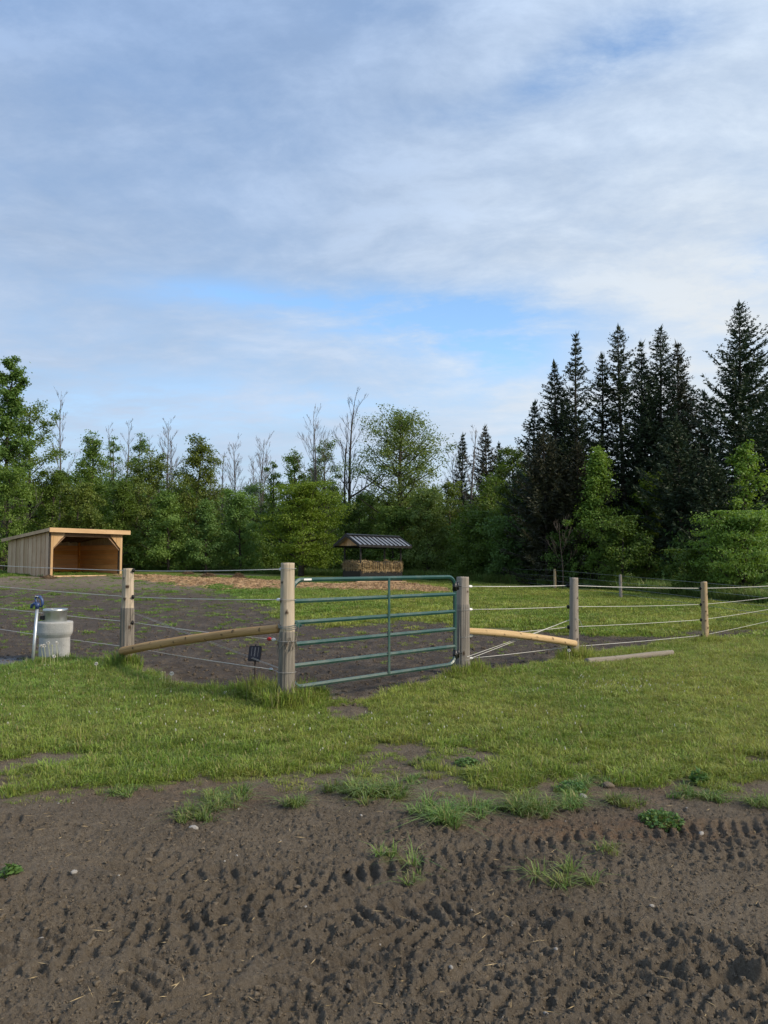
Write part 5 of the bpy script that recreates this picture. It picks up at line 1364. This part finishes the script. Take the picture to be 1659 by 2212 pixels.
# loose straw on the ground
st = Geo(); n = 60000
bb = np.array(straw_zone); x = rs.uniform(bb[:, 0].min() - 1, bb[:, 0].max() + 1, n); y = rs.uniform(bb[:, 1].min() - 1, bb[:, 1].max() + 1, n)
gz, _ = ground_z(x, y); sm = masks(x, y)[1]; kp = sm * (0.35 + 0.9 * fbm(x * 0.9, y * 0.9, 3, 301)) > rs.rand(n)
x, y, gz = x[kp], y[kp], gz[kp]; strands(st, np.stack([x, y, gz + 0.02 + 0.03 * rs.rand(len(x))], 1), rs, 0.30, 0.012, 0.18)
for (u, v, rx, h) in ((815, 1270, 1.0, 0.14), (870, 1270, 1.3, 0.20), (905, 1275, 1.4, 0.18), (850, 1276, 1.5, 0.16), (780, 1270, 0.8, 0.12), (925, 1279, 0.9, 0.12)):
    p = G(u, v); m = 2600; a = rs.uniform(0, 6.28, m); r = np.sqrt(rs.rand(m)) * rx
    strands(st, np.stack([p[0] + r * np.cos(a), p[1] + r * np.sin(a), p[2] + h * (1 - (r / rx) ** 2) * (0.6 + 0.4 * fbm(p[0] + r * np.cos(a) * 2, r * np.sin(a) * 2, 2, 5)) + 0.04], 1), rs, 0.30, 0.012, 0.35)
    k = 9; aa = np.linspace(0, 2 * math.pi, 18, endpoint=False); rings = np.linspace(0.05, 1, k)
    V = np.array([[p[0] + rx * q * math.cos(t_), p[1] + rx * q * math.sin(t_), p[2] + h * (1 - q * q) * 0.9 + 0.02 * math.sin(7 * t_ + q * 9) - 0.03 * (q > 0.95)] for q in rings for t_ in aa])
    st.add(V, [[i * 18 + j, i * 18 + (j + 1) % 18, (i + 1) * 18 + (j + 1) % 18, (i + 1) * 18 + j] for i in range(k - 1) for j in range(18)])
tag(st.build('straw', M['straw']), 'orange brown straw strewn across the back of the paddock', None, 'stuff')


def heap(u, v, r, h, label, mat, seed, n=900):
    rs = np.random.RandomState(seed); p = G(u, v); ge = Geo(); k = 8; m = 16
    V = np.array([[r * q * math.cos(t_) * (1 + 0.2 * math.sin(3 * t_ + seed)), r * q * math.sin(t_), h * (1 - q ** 1.5) * (1 + 0.25 * math.sin(5 * t_ + q * 6 + seed)) - 0.02] for q in np.linspace(0.02, 1, k) for t_ in np.linspace(0, 6.283, m, endpoint=False)])
    ge.add(V, [[i * m + j, i * m + (j + 1) % m, (i + 1) * m + (j + 1) % m, (i + 1) * m + j] for i in range(k - 1) for j in range(m)])
    a = rs.uniform(0, 6.28, n); q = np.sqrt(rs.rand(n)) * 1.1
    strands(ge, np.stack([r * q * np.cos(a), r * q * np.sin(a), np.maximum(0.01, h * (1 - q ** 1.5)) + 0.02], 1), rs, 0.22, 0.009, 0.7)
    o = ge.build('hay_heap', M[mat], None, False, None, (p[0], p[1], p[2] + 0.03))
    tag(o, label, 'hay heap', None, 'small heaps of old hay on the straw')


M['old_hay'] = straw_mat('rotting hay', (0.065, 0.042, 0.026), (0.20, 0.135, 0.075))
heap(515, 1252, 0.42, 0.30, 'dark brown rounded heap of old hay on the straw before the latch post', 'old_hay', 1)
heap(450, 1248, 0.5, 0.2, 'low greyish heap of old hay at the back rim of the straw', 'old_hay', 2)
heap(407, 1244, 0.4, 0.22, 'small ragged heap of straw near the shelter', 'old_hay', 3)
heap(105, 1250, 0.35, 0.12, 'flat heap of dung at the near corner of the shelter', 'old_hay', 4, 300)

# ------------------------------------------------------------------ waterer and hydrant
wpos = G(117, 1427)
wat = thing('livestock_waterer', 'round concrete livestock waterer with stainless drum behind the left fence', 'waterer', tuple(wpos))
s = wpos[1] / PX_F
R1, R2, HB = 36.0 * s, 31.0 * s, 83 * s
ge = Geo(); ge.lathe([(R2 * 0.98, -0.15), (R2, HB * 0.30), (R2 * 0.99, HB * 0.60), (R1 * 0.97, HB * 0.69), (R1, HB * 0.74), (R1 * 1.005, HB * 0.97), (R1 * 0.975, HB), (R1 * 0.8, HB + 0.004), (0.02, HB - 0.01)], (0, 0, 0), 72)
o = ge.build('concrete_base', M['concrete'], wat)
RD = 23.5 * s
ge = Geo(); ge.lathe([(RD, HB - 0.005), (RD * 1.0, HB + 0.145), (RD * 1.03, HB + 0.155), (RD * 1.08, HB + 0.165), (RD * 1.08, HB + 0.192), (RD * 1.02, HB + 0.205), (RD * 0.88, HB + 0.203), (RD * 0.80, HB + 0.19), (RD * 0.76, HB + 0.09), (0.01, HB + 0.08)], (0, 0, 0), 40)
ge.build('steel_drum', M['steel'], wat, True)
ge = Geo(); ge.box((-RD * 0.86, -RD * 0.66, HB + 0.065), (0.07, 0.05, 0.06)); ge.tube([[-RD * 0.8, -RD * 0.68, HB + 0.03], [-RD * 0.75, -RD * 0.70, HB + 0.10]], 0.012, 6); ge.build('valve_box', M['black'], wat)
hp = G(70, 1437)
hyd = thing('yard_hydrant', 'leaning galvanised yard hydrant with blue head beside the concrete waterer', 'hydrant', tuple(hp))
tp = AT(80.5, 1312, hp[1]) - hp; dirp = unit(tp)
ge = Geo(); ge.tube([-dirp * 0.3, tp], 0.0225, 14); ge.build('pipe', M['galv'], hyd, True)
S_ = hp[1] / PX_F                                                           # metres per photo unit here
Hd = lambda a, b: tp + np.array([a * S_, 0.0, b * S_])
ge = Geo(); ge.tube([tp - dirp * 0.02, tp + dirp * 0.07], [0.030, 0.034], 12); ge.tube([Hd(0, 6), Hd(-6, 8), Hd(-11, 5), Hd(-13, -2)], [0.030, 0.027, 0.024, 0.021], 10); ge.build('spout_head', M['blue'], hyd, True)
ge = Geo(); ge.tube([Hd(4, 3), Hd(9, 1), Hd(11.5, 8), Hd(10, 16), Hd(5, 23), Hd(0, 24.5), Hd(-4, 22)], [0.015, 0.016, 0.017, 0.017, 0.019, 0.021, 0.018], 8, squash=(0.8, 1.2)); ge.build('lever', M['blue'], hyd, True)
ge = Geo(); ge.tube([Hd(-5, 21), Hd(-3, 12), Hd(-1, 5)], [0.016, 0.013, 0.012], 8); ge.tube([Hd(1.5, 22), Hd(1.5, 6)], 0.006, 6); ge.build('linkage', M['blue'], hyd, True)
for q in ((-2.5, 23.5), (1.5, 23.0)):
    ge = Geo(); b_ = Hd(*q) + [0, -0.022, 0]; ge.tube([b_, b_ + [0, -0.008, 0]], 0.011, 8); ge.build('pivot_bolt', M['galv'], hyd, True)

# ------------------------------------------------------------------ solar light on a stake
sp_ = G(549, 1507)
sol = thing('solar_light', 'small black solar panel light on a thin stake left of the gate latch post', 'solar light', tuple(sp_))
pc = AT(550.5, 1412, sp_[1]) - sp_
ge = Geo(); ge.tube([[0, 0, -0.1], [0.006, 0, 0.2], pc + [0.0, 0.02, -0.06]], 0.0095, 8); ge.build('stake', M['rust'], sol, True)
Rm = Matrix.Rotation(math.radians(-3), 3, 'Z') @ Matrix.Rotation(math.radians(2.5), 3, 'Y') @ Matrix.Rotation(math.radians(-20), 3, 'X')
w_, h_ = 0.148, 0.185
ge = Geo(); prof = [(-w_ / 2 + .012, -h_ / 2), (w_ / 2 - .012, -h_ / 2), (w_ / 2, -h_ / 2 + .012), (w_ / 2, h_ / 2 - .012), (w_ / 2 - .012, h_ / 2), (-w_ / 2 + .012, h_ / 2), (-w_ / 2, h_ / 2 - .012), (-w_ / 2, -h_ / 2 + .012)]
V = []
for (y, k) in ((0.034, 0.92), (0.0, 1.0), (-0.006, 0.985)):
    V += [[x * k, y, z * k] for x, z in prof]
V += [[0, 0.034, 0], [0, -0.006, 0]]
Qs = [[i * 8 + j, i * 8 + (j + 1) % 8, (i + 1) * 8 + (j + 1) % 8, (i + 1) * 8 + j] for i in range(2) for j in range(8)]
Ts = [[24, (j + 1) % 8, j] for j in range(8)] + [[25, 16 + j, 16 + (j + 1) % 8] for j in range(8)]
RA = np.array(Rm); tr_ = lambda V: np.array(V) @ RA.T + pc
ge.add(tr_(V), Qs, Ts); ge.build('housing', M['black'], sol)
ge = Geo(); ge.add(tr_([[x * 0.86, y, z * 0.80 + 0.012] for y in (-0.0065, -0.0085) for (x, z) in ((-w_ / 2, -h_ / 2), (w_ / 2, -h_ / 2), (w_ / 2, h_ / 2), (-w_ / 2, h_ / 2))]), [[0, 1, 2, 3][::-1], [4, 5, 6, 7], [0, 4, 5, 1], [1, 5, 6, 2], [2, 6, 7, 3], [3, 7, 4, 0]]); ge.build('solar_panel', M['panel'], sol)
for xo in (-0.038, -0.004, 0.003, 0.038):
    ge = Geo(); ge.add(tr_([[xo + dx, y, z] for y in (-0.009, -0.0096) for (dx, z) in ((-.0011, -.035), (.0011, -.035), (.0011, .075), (-.0011, .075))]), [[0, 1, 2, 3][::-1], [4, 5, 6, 7], [0, 4, 5, 1], [1, 5, 6, 2], [2, 6, 7, 3], [3, 7, 4, 0]]); ge.build('silver_line', M['line'], sol)
ge = Geo()
for k, xo in enumerate((0.022, 0.029, 0.036, 0.041, 0.047)):
    ge.add(tr_([[xo + dx, y, z] for y in (-0.0086, -0.0092) for (dx, z) in ((-.0022, -.074), (.0022, -.074), (.0022, -.070), (-.0022, -.070))]), [[0, 1, 2, 3][::-1], [4, 5, 6, 7], [0, 4, 5, 1], [1, 5, 6, 2], [2, 6, 7, 3], [3, 7, 4, 0]])
ge.build('small_print', M['line'], sol)
ge = Geo(); ge.tube([pc + [0.004, 0.03, 0.06], pc + [0.006, 0.03, 0.105]], 0.010, 8); ge.build('lamp_knob', M['black'], sol, True)

# pole lying on the lawn
q0, q1 = G(1268, 1440), G(1452, 1420)
pl = [q0 + [0, 0, 0.075], q0 * 0.6 + q1 * 0.4 + [0, 0, 0.068], q0 * 0.3 + q1 * 0.7 + [0, 0, 0.078], q1 + [0, 0, 0.075]]
o = log_geo(np.array(pl) - q0, [0.052, 0.049, 0.047, 0.045], 16, [0.02, 0.02], [1, 1], [(0.3, 0.5, 0.012), (0.6, 0.9, 0.012)], 31).build('wooden_pole', M['old_pole'], None, True, None, tuple(q0))
tag(o, 'weathered grey pole lying on the lawn beside the right fence', 'pole')

#@@GRASS
# ------------------------------------------------------------------ grass
def blades(ge, rs, n, rad, h, w=0.0045, lean=0.55, seg=2, dry=0.06, centre=(0, 0, 0), power=0.5):
    a = rs.uniform(0, 6.28, n); r = rad * rs.rand(n) ** power
    B = np.stack([r * np.cos(a), r * np.sin(a), np.zeros(n)], 1) + np.array(centre)
    da = a + rs.normal(0, 0.9, n); ln = np.abs(rs.normal(0, lean, n)) + 0.1
    hh = h * rs.uniform(0.5, 1.15, n)
    dx = np.stack([np.cos(da), np.sin(da), np.zeros(n)], 1)
    sd = np.stack([-np.sin(da + rs.normal(0, 0.8, n)), np.cos(da), np.zeros(n)], 1); sd = unit(sd)
    ww = w * rs.uniform(0.6, 1.3, (n, 1))
    L1 = B + dx * (hh * ln * 0.35)[:, None] + np.array([0, 0, 1]) * (hh * 0.6)[:, None]
    L2 = B + dx * (hh * ln * 1.05)[:, None] + np.array([0, 0, 1]) * (hh * (1.0 - 0.28 * np.minimum(ln, 1.6)))[:, None]
    V = np.stack([B - sd * ww, B + sd * ww, L1 + sd * ww * 0.75, L1 - sd * ww * 0.75, L2], 1).reshape(-1, 3)
    k = np.arange(n)[:, None] * 5
    dr = (rs.rand(n) < dry) * rs.uniform(0.5, 1, n)
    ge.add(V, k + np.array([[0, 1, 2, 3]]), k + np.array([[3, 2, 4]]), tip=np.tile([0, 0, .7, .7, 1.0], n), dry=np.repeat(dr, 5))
    return ge


def tuft_proto(name, seed, n, rad, h, w, lean, mat='grass', dry=0.06):
    return loose(name, blades(Geo(), np.random.RandomState(seed), n, rad, h, w, lean, dry=dry), M[mat])


rs = np.random.RandomState(77)
near_p = [tuft_proto('tuft_source', 1, 46, 0.075, 0.050, 0.0032, 0.9), tuft_proto('tuft_source', 2, 40, 0.07, 0.042, 0.0034, 1.2), tuft_proto('tuft_source', 3, 50, 0.085, 0.046, 0.0030, 1.0, dry=0.16), tuft_proto('tuft_source', 4, 32, 0.065, 0.062, 0.0034, 0.8)]
far_p = [tuft_proto('tuft_source', 11, 60, 0.20, 0.075, 0.009, 0.6), tuft_proto('tuft_source', 12, 55, 0.18, 0.065, 0.010, 0.8), tuft_proto('tuft_source', 13, 60, 0.22, 0.06, 0.009, 0.7, dry=0.15)]


def lawn(name, y0, y1, n, protos, smin, smax, label, pw=1.0):
    y = y0 + (y1 - y0) * rs.rand(n) ** pw
    n = int(n * 1.14); y = np.resize(y, n); x = (rs.rand(n) * 2 - 1) * (0.66 * y + 1.0)
    z, g = ground_z(x, y)
    g = g * (1 - masks(x, y)[1]); dcl = np.min([np.hypot(x - p[0], y - p[1]) / (c[2] * 1.2) for c, p in zip(CLUMPS, clump_pos)], axis=0); g = np.where((dcl < 1) & (poly_sd(x, y, yard_mud) > 0.05), g * 0.4, g)
    keep = g * (0.75 + 0.5 * fbm(x * 1.7, y * 1.7, 3, 401)) > 0.30 + 0.45 * rs.rand(n)
    sparse = ((rs.rand(n) < 0.07 * smooth(11, 18, y)) & (y > 12)) | ((g > 0.015) & (rs.rand(n) < 0.10 + 0.3 * g) & (y < 9))
    thin = (~keep & sparse)[keep | sparse]; keep = keep | sparse
    x, y, z = x[keep], y[keep], z[keep]; m = len(x)
    sc1 = np.where(thin, 0.62, 1.0) * rs.uniform(smin, smax, m) * (0.75 + 0.55 * fbm(x * 0.9, y * 0.9, 3, 405))
    hs = sc1 * rs.uniform(0.75, 1.25, m)
    # taller where nothing mows: round posts, under the fence and at the gate
    for p, rr, boost in ((pA, 0.40, 2.2), (pB, 0.36, 2.4), (pC, 0.45, 2.4), (pD, 0.40, 2.4), (pE, 0.35, 1.3), (hp, 0.35, 0.8), (wpos, 0.5, 0.9), (G(560, 1508), 0.42, 1.6), (G(668, 1512), 0.24, 3.2)):
        hs *= 1 + boost * smooth(rr, rr * 0.25, np.hypot(x - p[0], y - p[1]))
    sl, tl = poly_st(x, y, [pL[:2], pA[:2], pB[:2]]); hs *= 1 + 0.45 * smooth(0.45, 0.1, np.abs(tl))
    sl, tl = poly_st(x, y, [pC[:2], pD[:2], pE[:2]]); hs *= 1 + 0.35 * smooth(0.3, 0.1, np.abs(tl))
    hs = np.minimum(hs, 4.5)
    scatter(name, np.stack([x, y, z - 0.006], 1), np.stack([rs.normal(0, 0.12, m), rs.normal(0, 0.12, m), rs.uniform(0, 6.28, m)], 1),
            np.stack([sc1 * np.maximum(1, hs / sc1 * 0.45)] * 2 + [hs], 1), rs.randint(0, len(protos), m), protos, label=label)


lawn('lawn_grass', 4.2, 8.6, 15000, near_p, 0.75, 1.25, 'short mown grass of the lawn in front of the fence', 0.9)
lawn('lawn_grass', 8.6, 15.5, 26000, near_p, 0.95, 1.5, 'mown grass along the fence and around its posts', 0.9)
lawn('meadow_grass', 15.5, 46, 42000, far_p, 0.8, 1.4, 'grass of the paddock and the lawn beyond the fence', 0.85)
# rank grass before the trees at the far fence
tall_p = [tuft_proto('tuft_source', 21, 50, 0.30, 0.55, 0.016, 0.5, 'tuft', 0.12), tuft_proto('tuft_source', 22, 45, 0.28, 0.42, 0.018, 0.7, 'tuft', 0.12)]
n = 2600; u = rs.uniform(860, 1900, n); Y0 = np.interp(u, [860, 1000, 1120, 1250, 1400, 1520, 1659, 1900], [50, 46, 42.5, 39.5, 34.5, 29.5, 26, 23]); Y = Y0 + np.abs(rs.normal(0, 1.6, n)) + 0.6
x = (u - PX_W / 2) / PX_F * Y; s_ = rs.uniform(0.6, 1.3, n)
scatter('rank_grass', np.stack([x, Y, tz(x, Y)], 1), np.stack([0 * x, 0 * x, rs.uniform(0, 6.28, n)], 1), np.stack([s_, s_, s_], 1), rs.randint(0, 2, n), tall_p, label='tall unmown grass between the far fence and the trees')
n = 1500; u = rs.uniform(-420, 900, n); Y = 51 + np.abs(rs.normal(0, 1.5, n)); x = (u - PX_W / 2) / PX_F * Y; s_ = rs.uniform(0.5, 1.0, n)
scatter('rank_grass', np.stack([x, Y, tz(x, Y)], 1), np.stack([0 * x, 0 * x, rs.uniform(0, 6.28, n)], 1), np.stack([s_, s_, s_], 1), rs.randint(0, 2, n), tall_p, label='tall grass along the foot of the left wood')

# grass clumps in the mud, each a thing
for k, ((u, v, r, h, nb, kind, label), p) in enumerate(zip(CLUMPS, clump_pos)):
    rs2 = np.random.RandomState(500 + k); ge = Geo(); zc = float(ground_z(p[0], p[1])[0][0])
    if kind == 'tuft':
        r *= 1.25; h *= 0.85
        for q in range(max(1, nb // 12)):
            a = rs2.uniform(0, 6.28); rr = r * math.sqrt(rs2.rand()) * 0.9
            cx, cy = rr * math.cos(a), rr * math.sin(a); cz = float(ground_z(p[0] + cx, p[1] + cy)[0][0]) - zc
            blades(ge, rs2, 30, 0.03, h * rs2.uniform(0.7, 1.25), 0.0034, 1.45, dry=0.2, centre=(cx, cy, cz - 0.004))
        mt = 'tuft'
    else:
        n = nb * 3; a = rs2.uniform(0, 6.28, n); rr = r * np.sqrt(rs2.rand(n))
        xx, yy = rr * np.cos(a), rr * np.sin(a); zz_ = ground_z(p[0] + xx, p[1] + yy)[0] - zc
        P = np.stack([xx, yy, zz_ + h * (0.25 + 0.75 * rs2.rand(n)) * (1.05 - 0.7 * (rr / r) ** 2)], 1)
        leaf_quads(ge, P, rs2, 0.022 if kind == 'clover' else 0.05, None, 1.0, 0.8 if kind == 'clover' else 0.3); mt = 'broad'
        for q in range(min(n, 60)):
            ge.tube([[P[q, 0] * 0.7, P[q, 1] * 0.7, zz_[q] - 0.004], P[q]], 0.0012, 3, cap=False)
    o = ge.build('grass_clump', M[mt], None, False, None, (p[0], p[1], zc)); tag(o, label, 'grass clump', None, 'grass clumps in the muddy yard')

# dandelion clocks: base, head
DAN = [(93, 1447, 89, 1396, 1, 'dandelion clock nearest the hydrant pipe of a touching pair'), (99, 1448, 95.5, 1395, 1, 'dandelion clock on the right of the touching pair'), (110, 1450, 104, 1389, 1, 'tallest dandelion clock before the concrete waterer'),
       (114, 1442, 112.5, 1395, 0, 'thin dandelion bud between two clocks before the waterer'), (124, 1445, 122, 1389, 1, 'slim half blown dandelion clock before the right part of the waterer'), (118, 1446, 116.5, 1418, 1, 'short stemmed dandelion clock low before the waterer'),
       (207, 1460, 208, 1434, 1, 'dandelion clock left of the corner post'), (366, 1490, 371, 1455, 1, 'dandelion clock at the grass edge below the log brace'), (349, 1486, 350, 1452, 0, 'tall yellowish dandelion bud stalk at the grass edge below the brace'),
       (355, 1487, 356.5, 1453, 0, 'second yellowish dandelion bud stalk right of the taller one'), (487, 1512, 487, 1497, 1, 'short dandelion clock at the grass edge left of the solar light'), (1229, 1436, 1229, 1405, 1, 'dandelion clock at the foot of the post holding the pale brace')]
for k, (u0, v0, u1, v1, full, label) in enumerate(DAN):
    rs2 = np.random.RandomState(700 + k); p = G(u0, v0); hd = AT(u1, v1, p[1]) - p
    d = thing('dandelion', label, 'dandelion', tuple(p), 0, 'dandelions gone to seed along the fence')
    ge = Geo(); ge.tube([[0, 0, -0.01], hd * 0.5 + [0.008, 0, 0], hd], [0.0040, 0.0034, 0.003], 5); ge.build('stem', M['stalk'], d, True)
    ge = Geo(); r = 0.023 if full else 0.010
    if full:
        dirs = unit(rs2.normal(size=(110, 3)))
        for q in dirs: pass
        w_v = unit(np.cross(dirs, rs2.normal(size=dirs.shape))); tipp = hd + dirs * r
        V = np.stack([hd + dirs * r * 0.15, tipp + w_v * 0.005, tipp + dirs * 0.004, tipp - w_v * 0.005], 1).reshape(-1, 3); ge.add(V, np.arange(440).reshape(-1, 4))
        ge.build('seed_head', M['fluff'], d)
        ge = Geo(); ge.lathe([(0.0, -.005), (.005, -.003), (.005, .003), (0, .005)], hd, 8); ge.build('seed_core', M['rust'], d, True)
    else:
        ge.lathe([(0.0, -.012), (.009, -.006), (.008, .008), (0.003, .016)], hd, 8); ge.build('bud', M['stalk'], d, True)

# clover heads in the lawn
ge = Geo()
for i in range(6):
    a = -1 + 2 * i / 5
ge.lathe([(0.001, -0.008), (0.007, -0.005), (0.0085, 0.001), (0.006, 0.007), (0.001, 0.009)], (0, 0, 0.045), 7)
cl = loose('clover_source', ge, M['clover'])
P = []
for (u, v, su, sv, n) in ((1330, 1490, 90, 9, 150), (1250, 1485, 160, 18, 90), (930, 1610, 60, 14, 40), (700, 1560, 350, 35, 130), (250, 1540, 220, 40, 90), (1000, 1590, 300, 30, 110), (120, 1480, 100, 16, 30), (1450, 1540, 160, 40, 60), (1050, 1330, 120, 12, 70)):
    for _ in range(int(n * 0.4)):
        q = G(u + rs.normal() * su, min(1690, max(1262, v + rs.normal() * sv)))
        P.append(q)
P = np.array(P); gz, g = ground_z(P[:, 0], P[:, 1]); kp = g > 0.6; P = P[kp]; P[:, 2] = gz[kp]; n = len(P); s_ = rs.uniform(0.4, 0.8, n) * (1 + smooth(12, 30, P[:, 1]) * 0.5)
scatter('clover_heads', P, np.zeros((n, 3)), np.stack([s_, s_, rs.uniform(0.8, 1.5, n)], 1), np.zeros(n, int), [cl], label='white clover heads dotted over the lawn')

# pebbles, clods and dead stalks on the yard mud
def lump(name, seed, mat, k=0.35):
    rs2 = np.random.RandomState(seed); import bmesh
    bm = bmesh.new(); bmesh.ops.create_icosphere(bm, subdivisions=2, radius=1.0)
    s3 = rs2.uniform(0.75, 1.25, 3)
    for v in bm.verts:
        c = v.co; n_ = math.sin(c.x * 3.1 + seed) * math.cos(c.y * 2.7 + seed * 2) + 0.6 * math.sin(c.z * 5 + c.x * 4 + seed)
        v.co = Vector((c.x * s3[0], c.y * s3[1], c.z * 0.7 * s3[2])) * (1 + k * 0.5 * n_)
    me = bpy.data.meshes.new(name); bm.to_mesh(me); bm.free(); me.materials.append(M[mat])
    me.polygons.foreach_set('use_smooth', np.ones(len(me.polygons), bool))
    return bpy.data.objects.new(name, me)


def mud_scatter(name, n, protos, s0, s1, pw, label, clumpy, y1=8.5, y0=2.3, sink=0.3, thr=0.4):
    y = y0 + (y1 - y0) * rs.rand(n) ** 1.3; x = (rs.rand(n) * 2 - 1) * (0.56 * y + 0.5)
    g, _, _, s_1, s_2 = masks(x, y); z = ground_z(x, y)[0]
    f = fbm(x * 1.6, y * 1.6, 3, 611)
    kp = (g < 0.4) & (f > thr + clumpy * (rs.rand(n) - 0.5))
    x, y, z = x[kp], y[kp], z[kp]; m = len(x); sz = s0 + (s1 - s0) * rs.rand(m) ** pw
    scatter(name, np.stack([x, y, z + sz * (0.5 - sink)], 1), np.stack([rs.uniform(-0.4, 0.4, m), rs.uniform(-0.4, 0.4, m), rs.uniform(0, 6.28, m)], 1), np.stack([sz * rs.uniform(0.8, 1.3, m), sz, sz], 1), rs.randint(0, len(protos), m), protos, label=label)


clods = [lump('clod_source', i, 'clod', 1.0) for i in range(5)]
mud_scatter('mud_clods', 13000, clods, 0.002, 0.012, 5.0, 'crumbs and clods of churned mud in the yard', 0.7, sink=0.5)
M['clod_dark'] = simple('dark clod', (0.105, 0.083, 0.060), 0.95, 0, 0.35, 40, 0.01, 0.2)
mud_scatter('mud_clods', 42000, [lump('clod_source', i + 30, 'clod_dark', 1.0) for i in range(4)], 0.005, 0.026, 4.0, 'clods of trampled soil in the paddock', 0.7, y1=32, y0=8.5, sink=0.45)
mud_scatter('mud_crumbs', 60000, clods, 0.0012, 0.0055, 2.0, 'fine crumbs of dry soil over the yard mud', 0.5, sink=0.4, thr=0.3)
mud_scatter('pebbles', 700, [lump('pebble_source', i + 9, 'stone', 0.2) for i in range(4)], 0.0015, 0.011, 6.0, 'small pale stones scattered on the yard mud', 0.8, sink=0.2, thr=0.42)
ge = Geo(); n = 900; y = 2.4 + 5.5 * rs.rand(n) ** 1.2; x = (rs.rand(n) * 2 - 1) * 0.56 * y; g = masks(x, y)[0]; kp = g < 0.4; x, y = x[kp], y[kp]; z = ground_z(x, y)[0]
strands(ge, np.stack([x, y, z + 0.006], 1), rs, 0.055, 0.0014, 0.15); tag(ge.build('dead_stalks', M['hay']), 'dry stalk bits lying on the yard mud', None, 'stuff')
# the few stones big enough to point at
STN = [(418, 1794, 0.030, 'pale flat stone on the clods at the left of the yard'), (160, 1888, 0.022, 'pale pebble at the rim of the smooth mud pan'), (1313, 1700, 0.045, 'dark flat stone at the ragged lawn edge'), (88, 2022, 0.018, 'round pale pebble low on the left of the yard'),
       (1515, 1804, 0.020, 'whitish pebble on the ochre soil'), (1260, 1722, 0.030, 'grey stone in the soil right of the grass clumps')]
for k, (u, v, r, label) in enumerate(STN):
    p = G(u, v); o = lump('stone', 40 + k, 'stone' if k != 2 else 'clod', 0.25); COL.objects.link(o); o.name = 'stone'
    o.location = (p[0], p[1], float(ground_z(p[0], p[1])[0][0]) + r * 0.25); o.scale = (r, r * 0.8, r * 0.7); o.rotation_euler = (0.1, 0.1, k); tag(o, label, 'stone', None, 'loose stones in the yard')
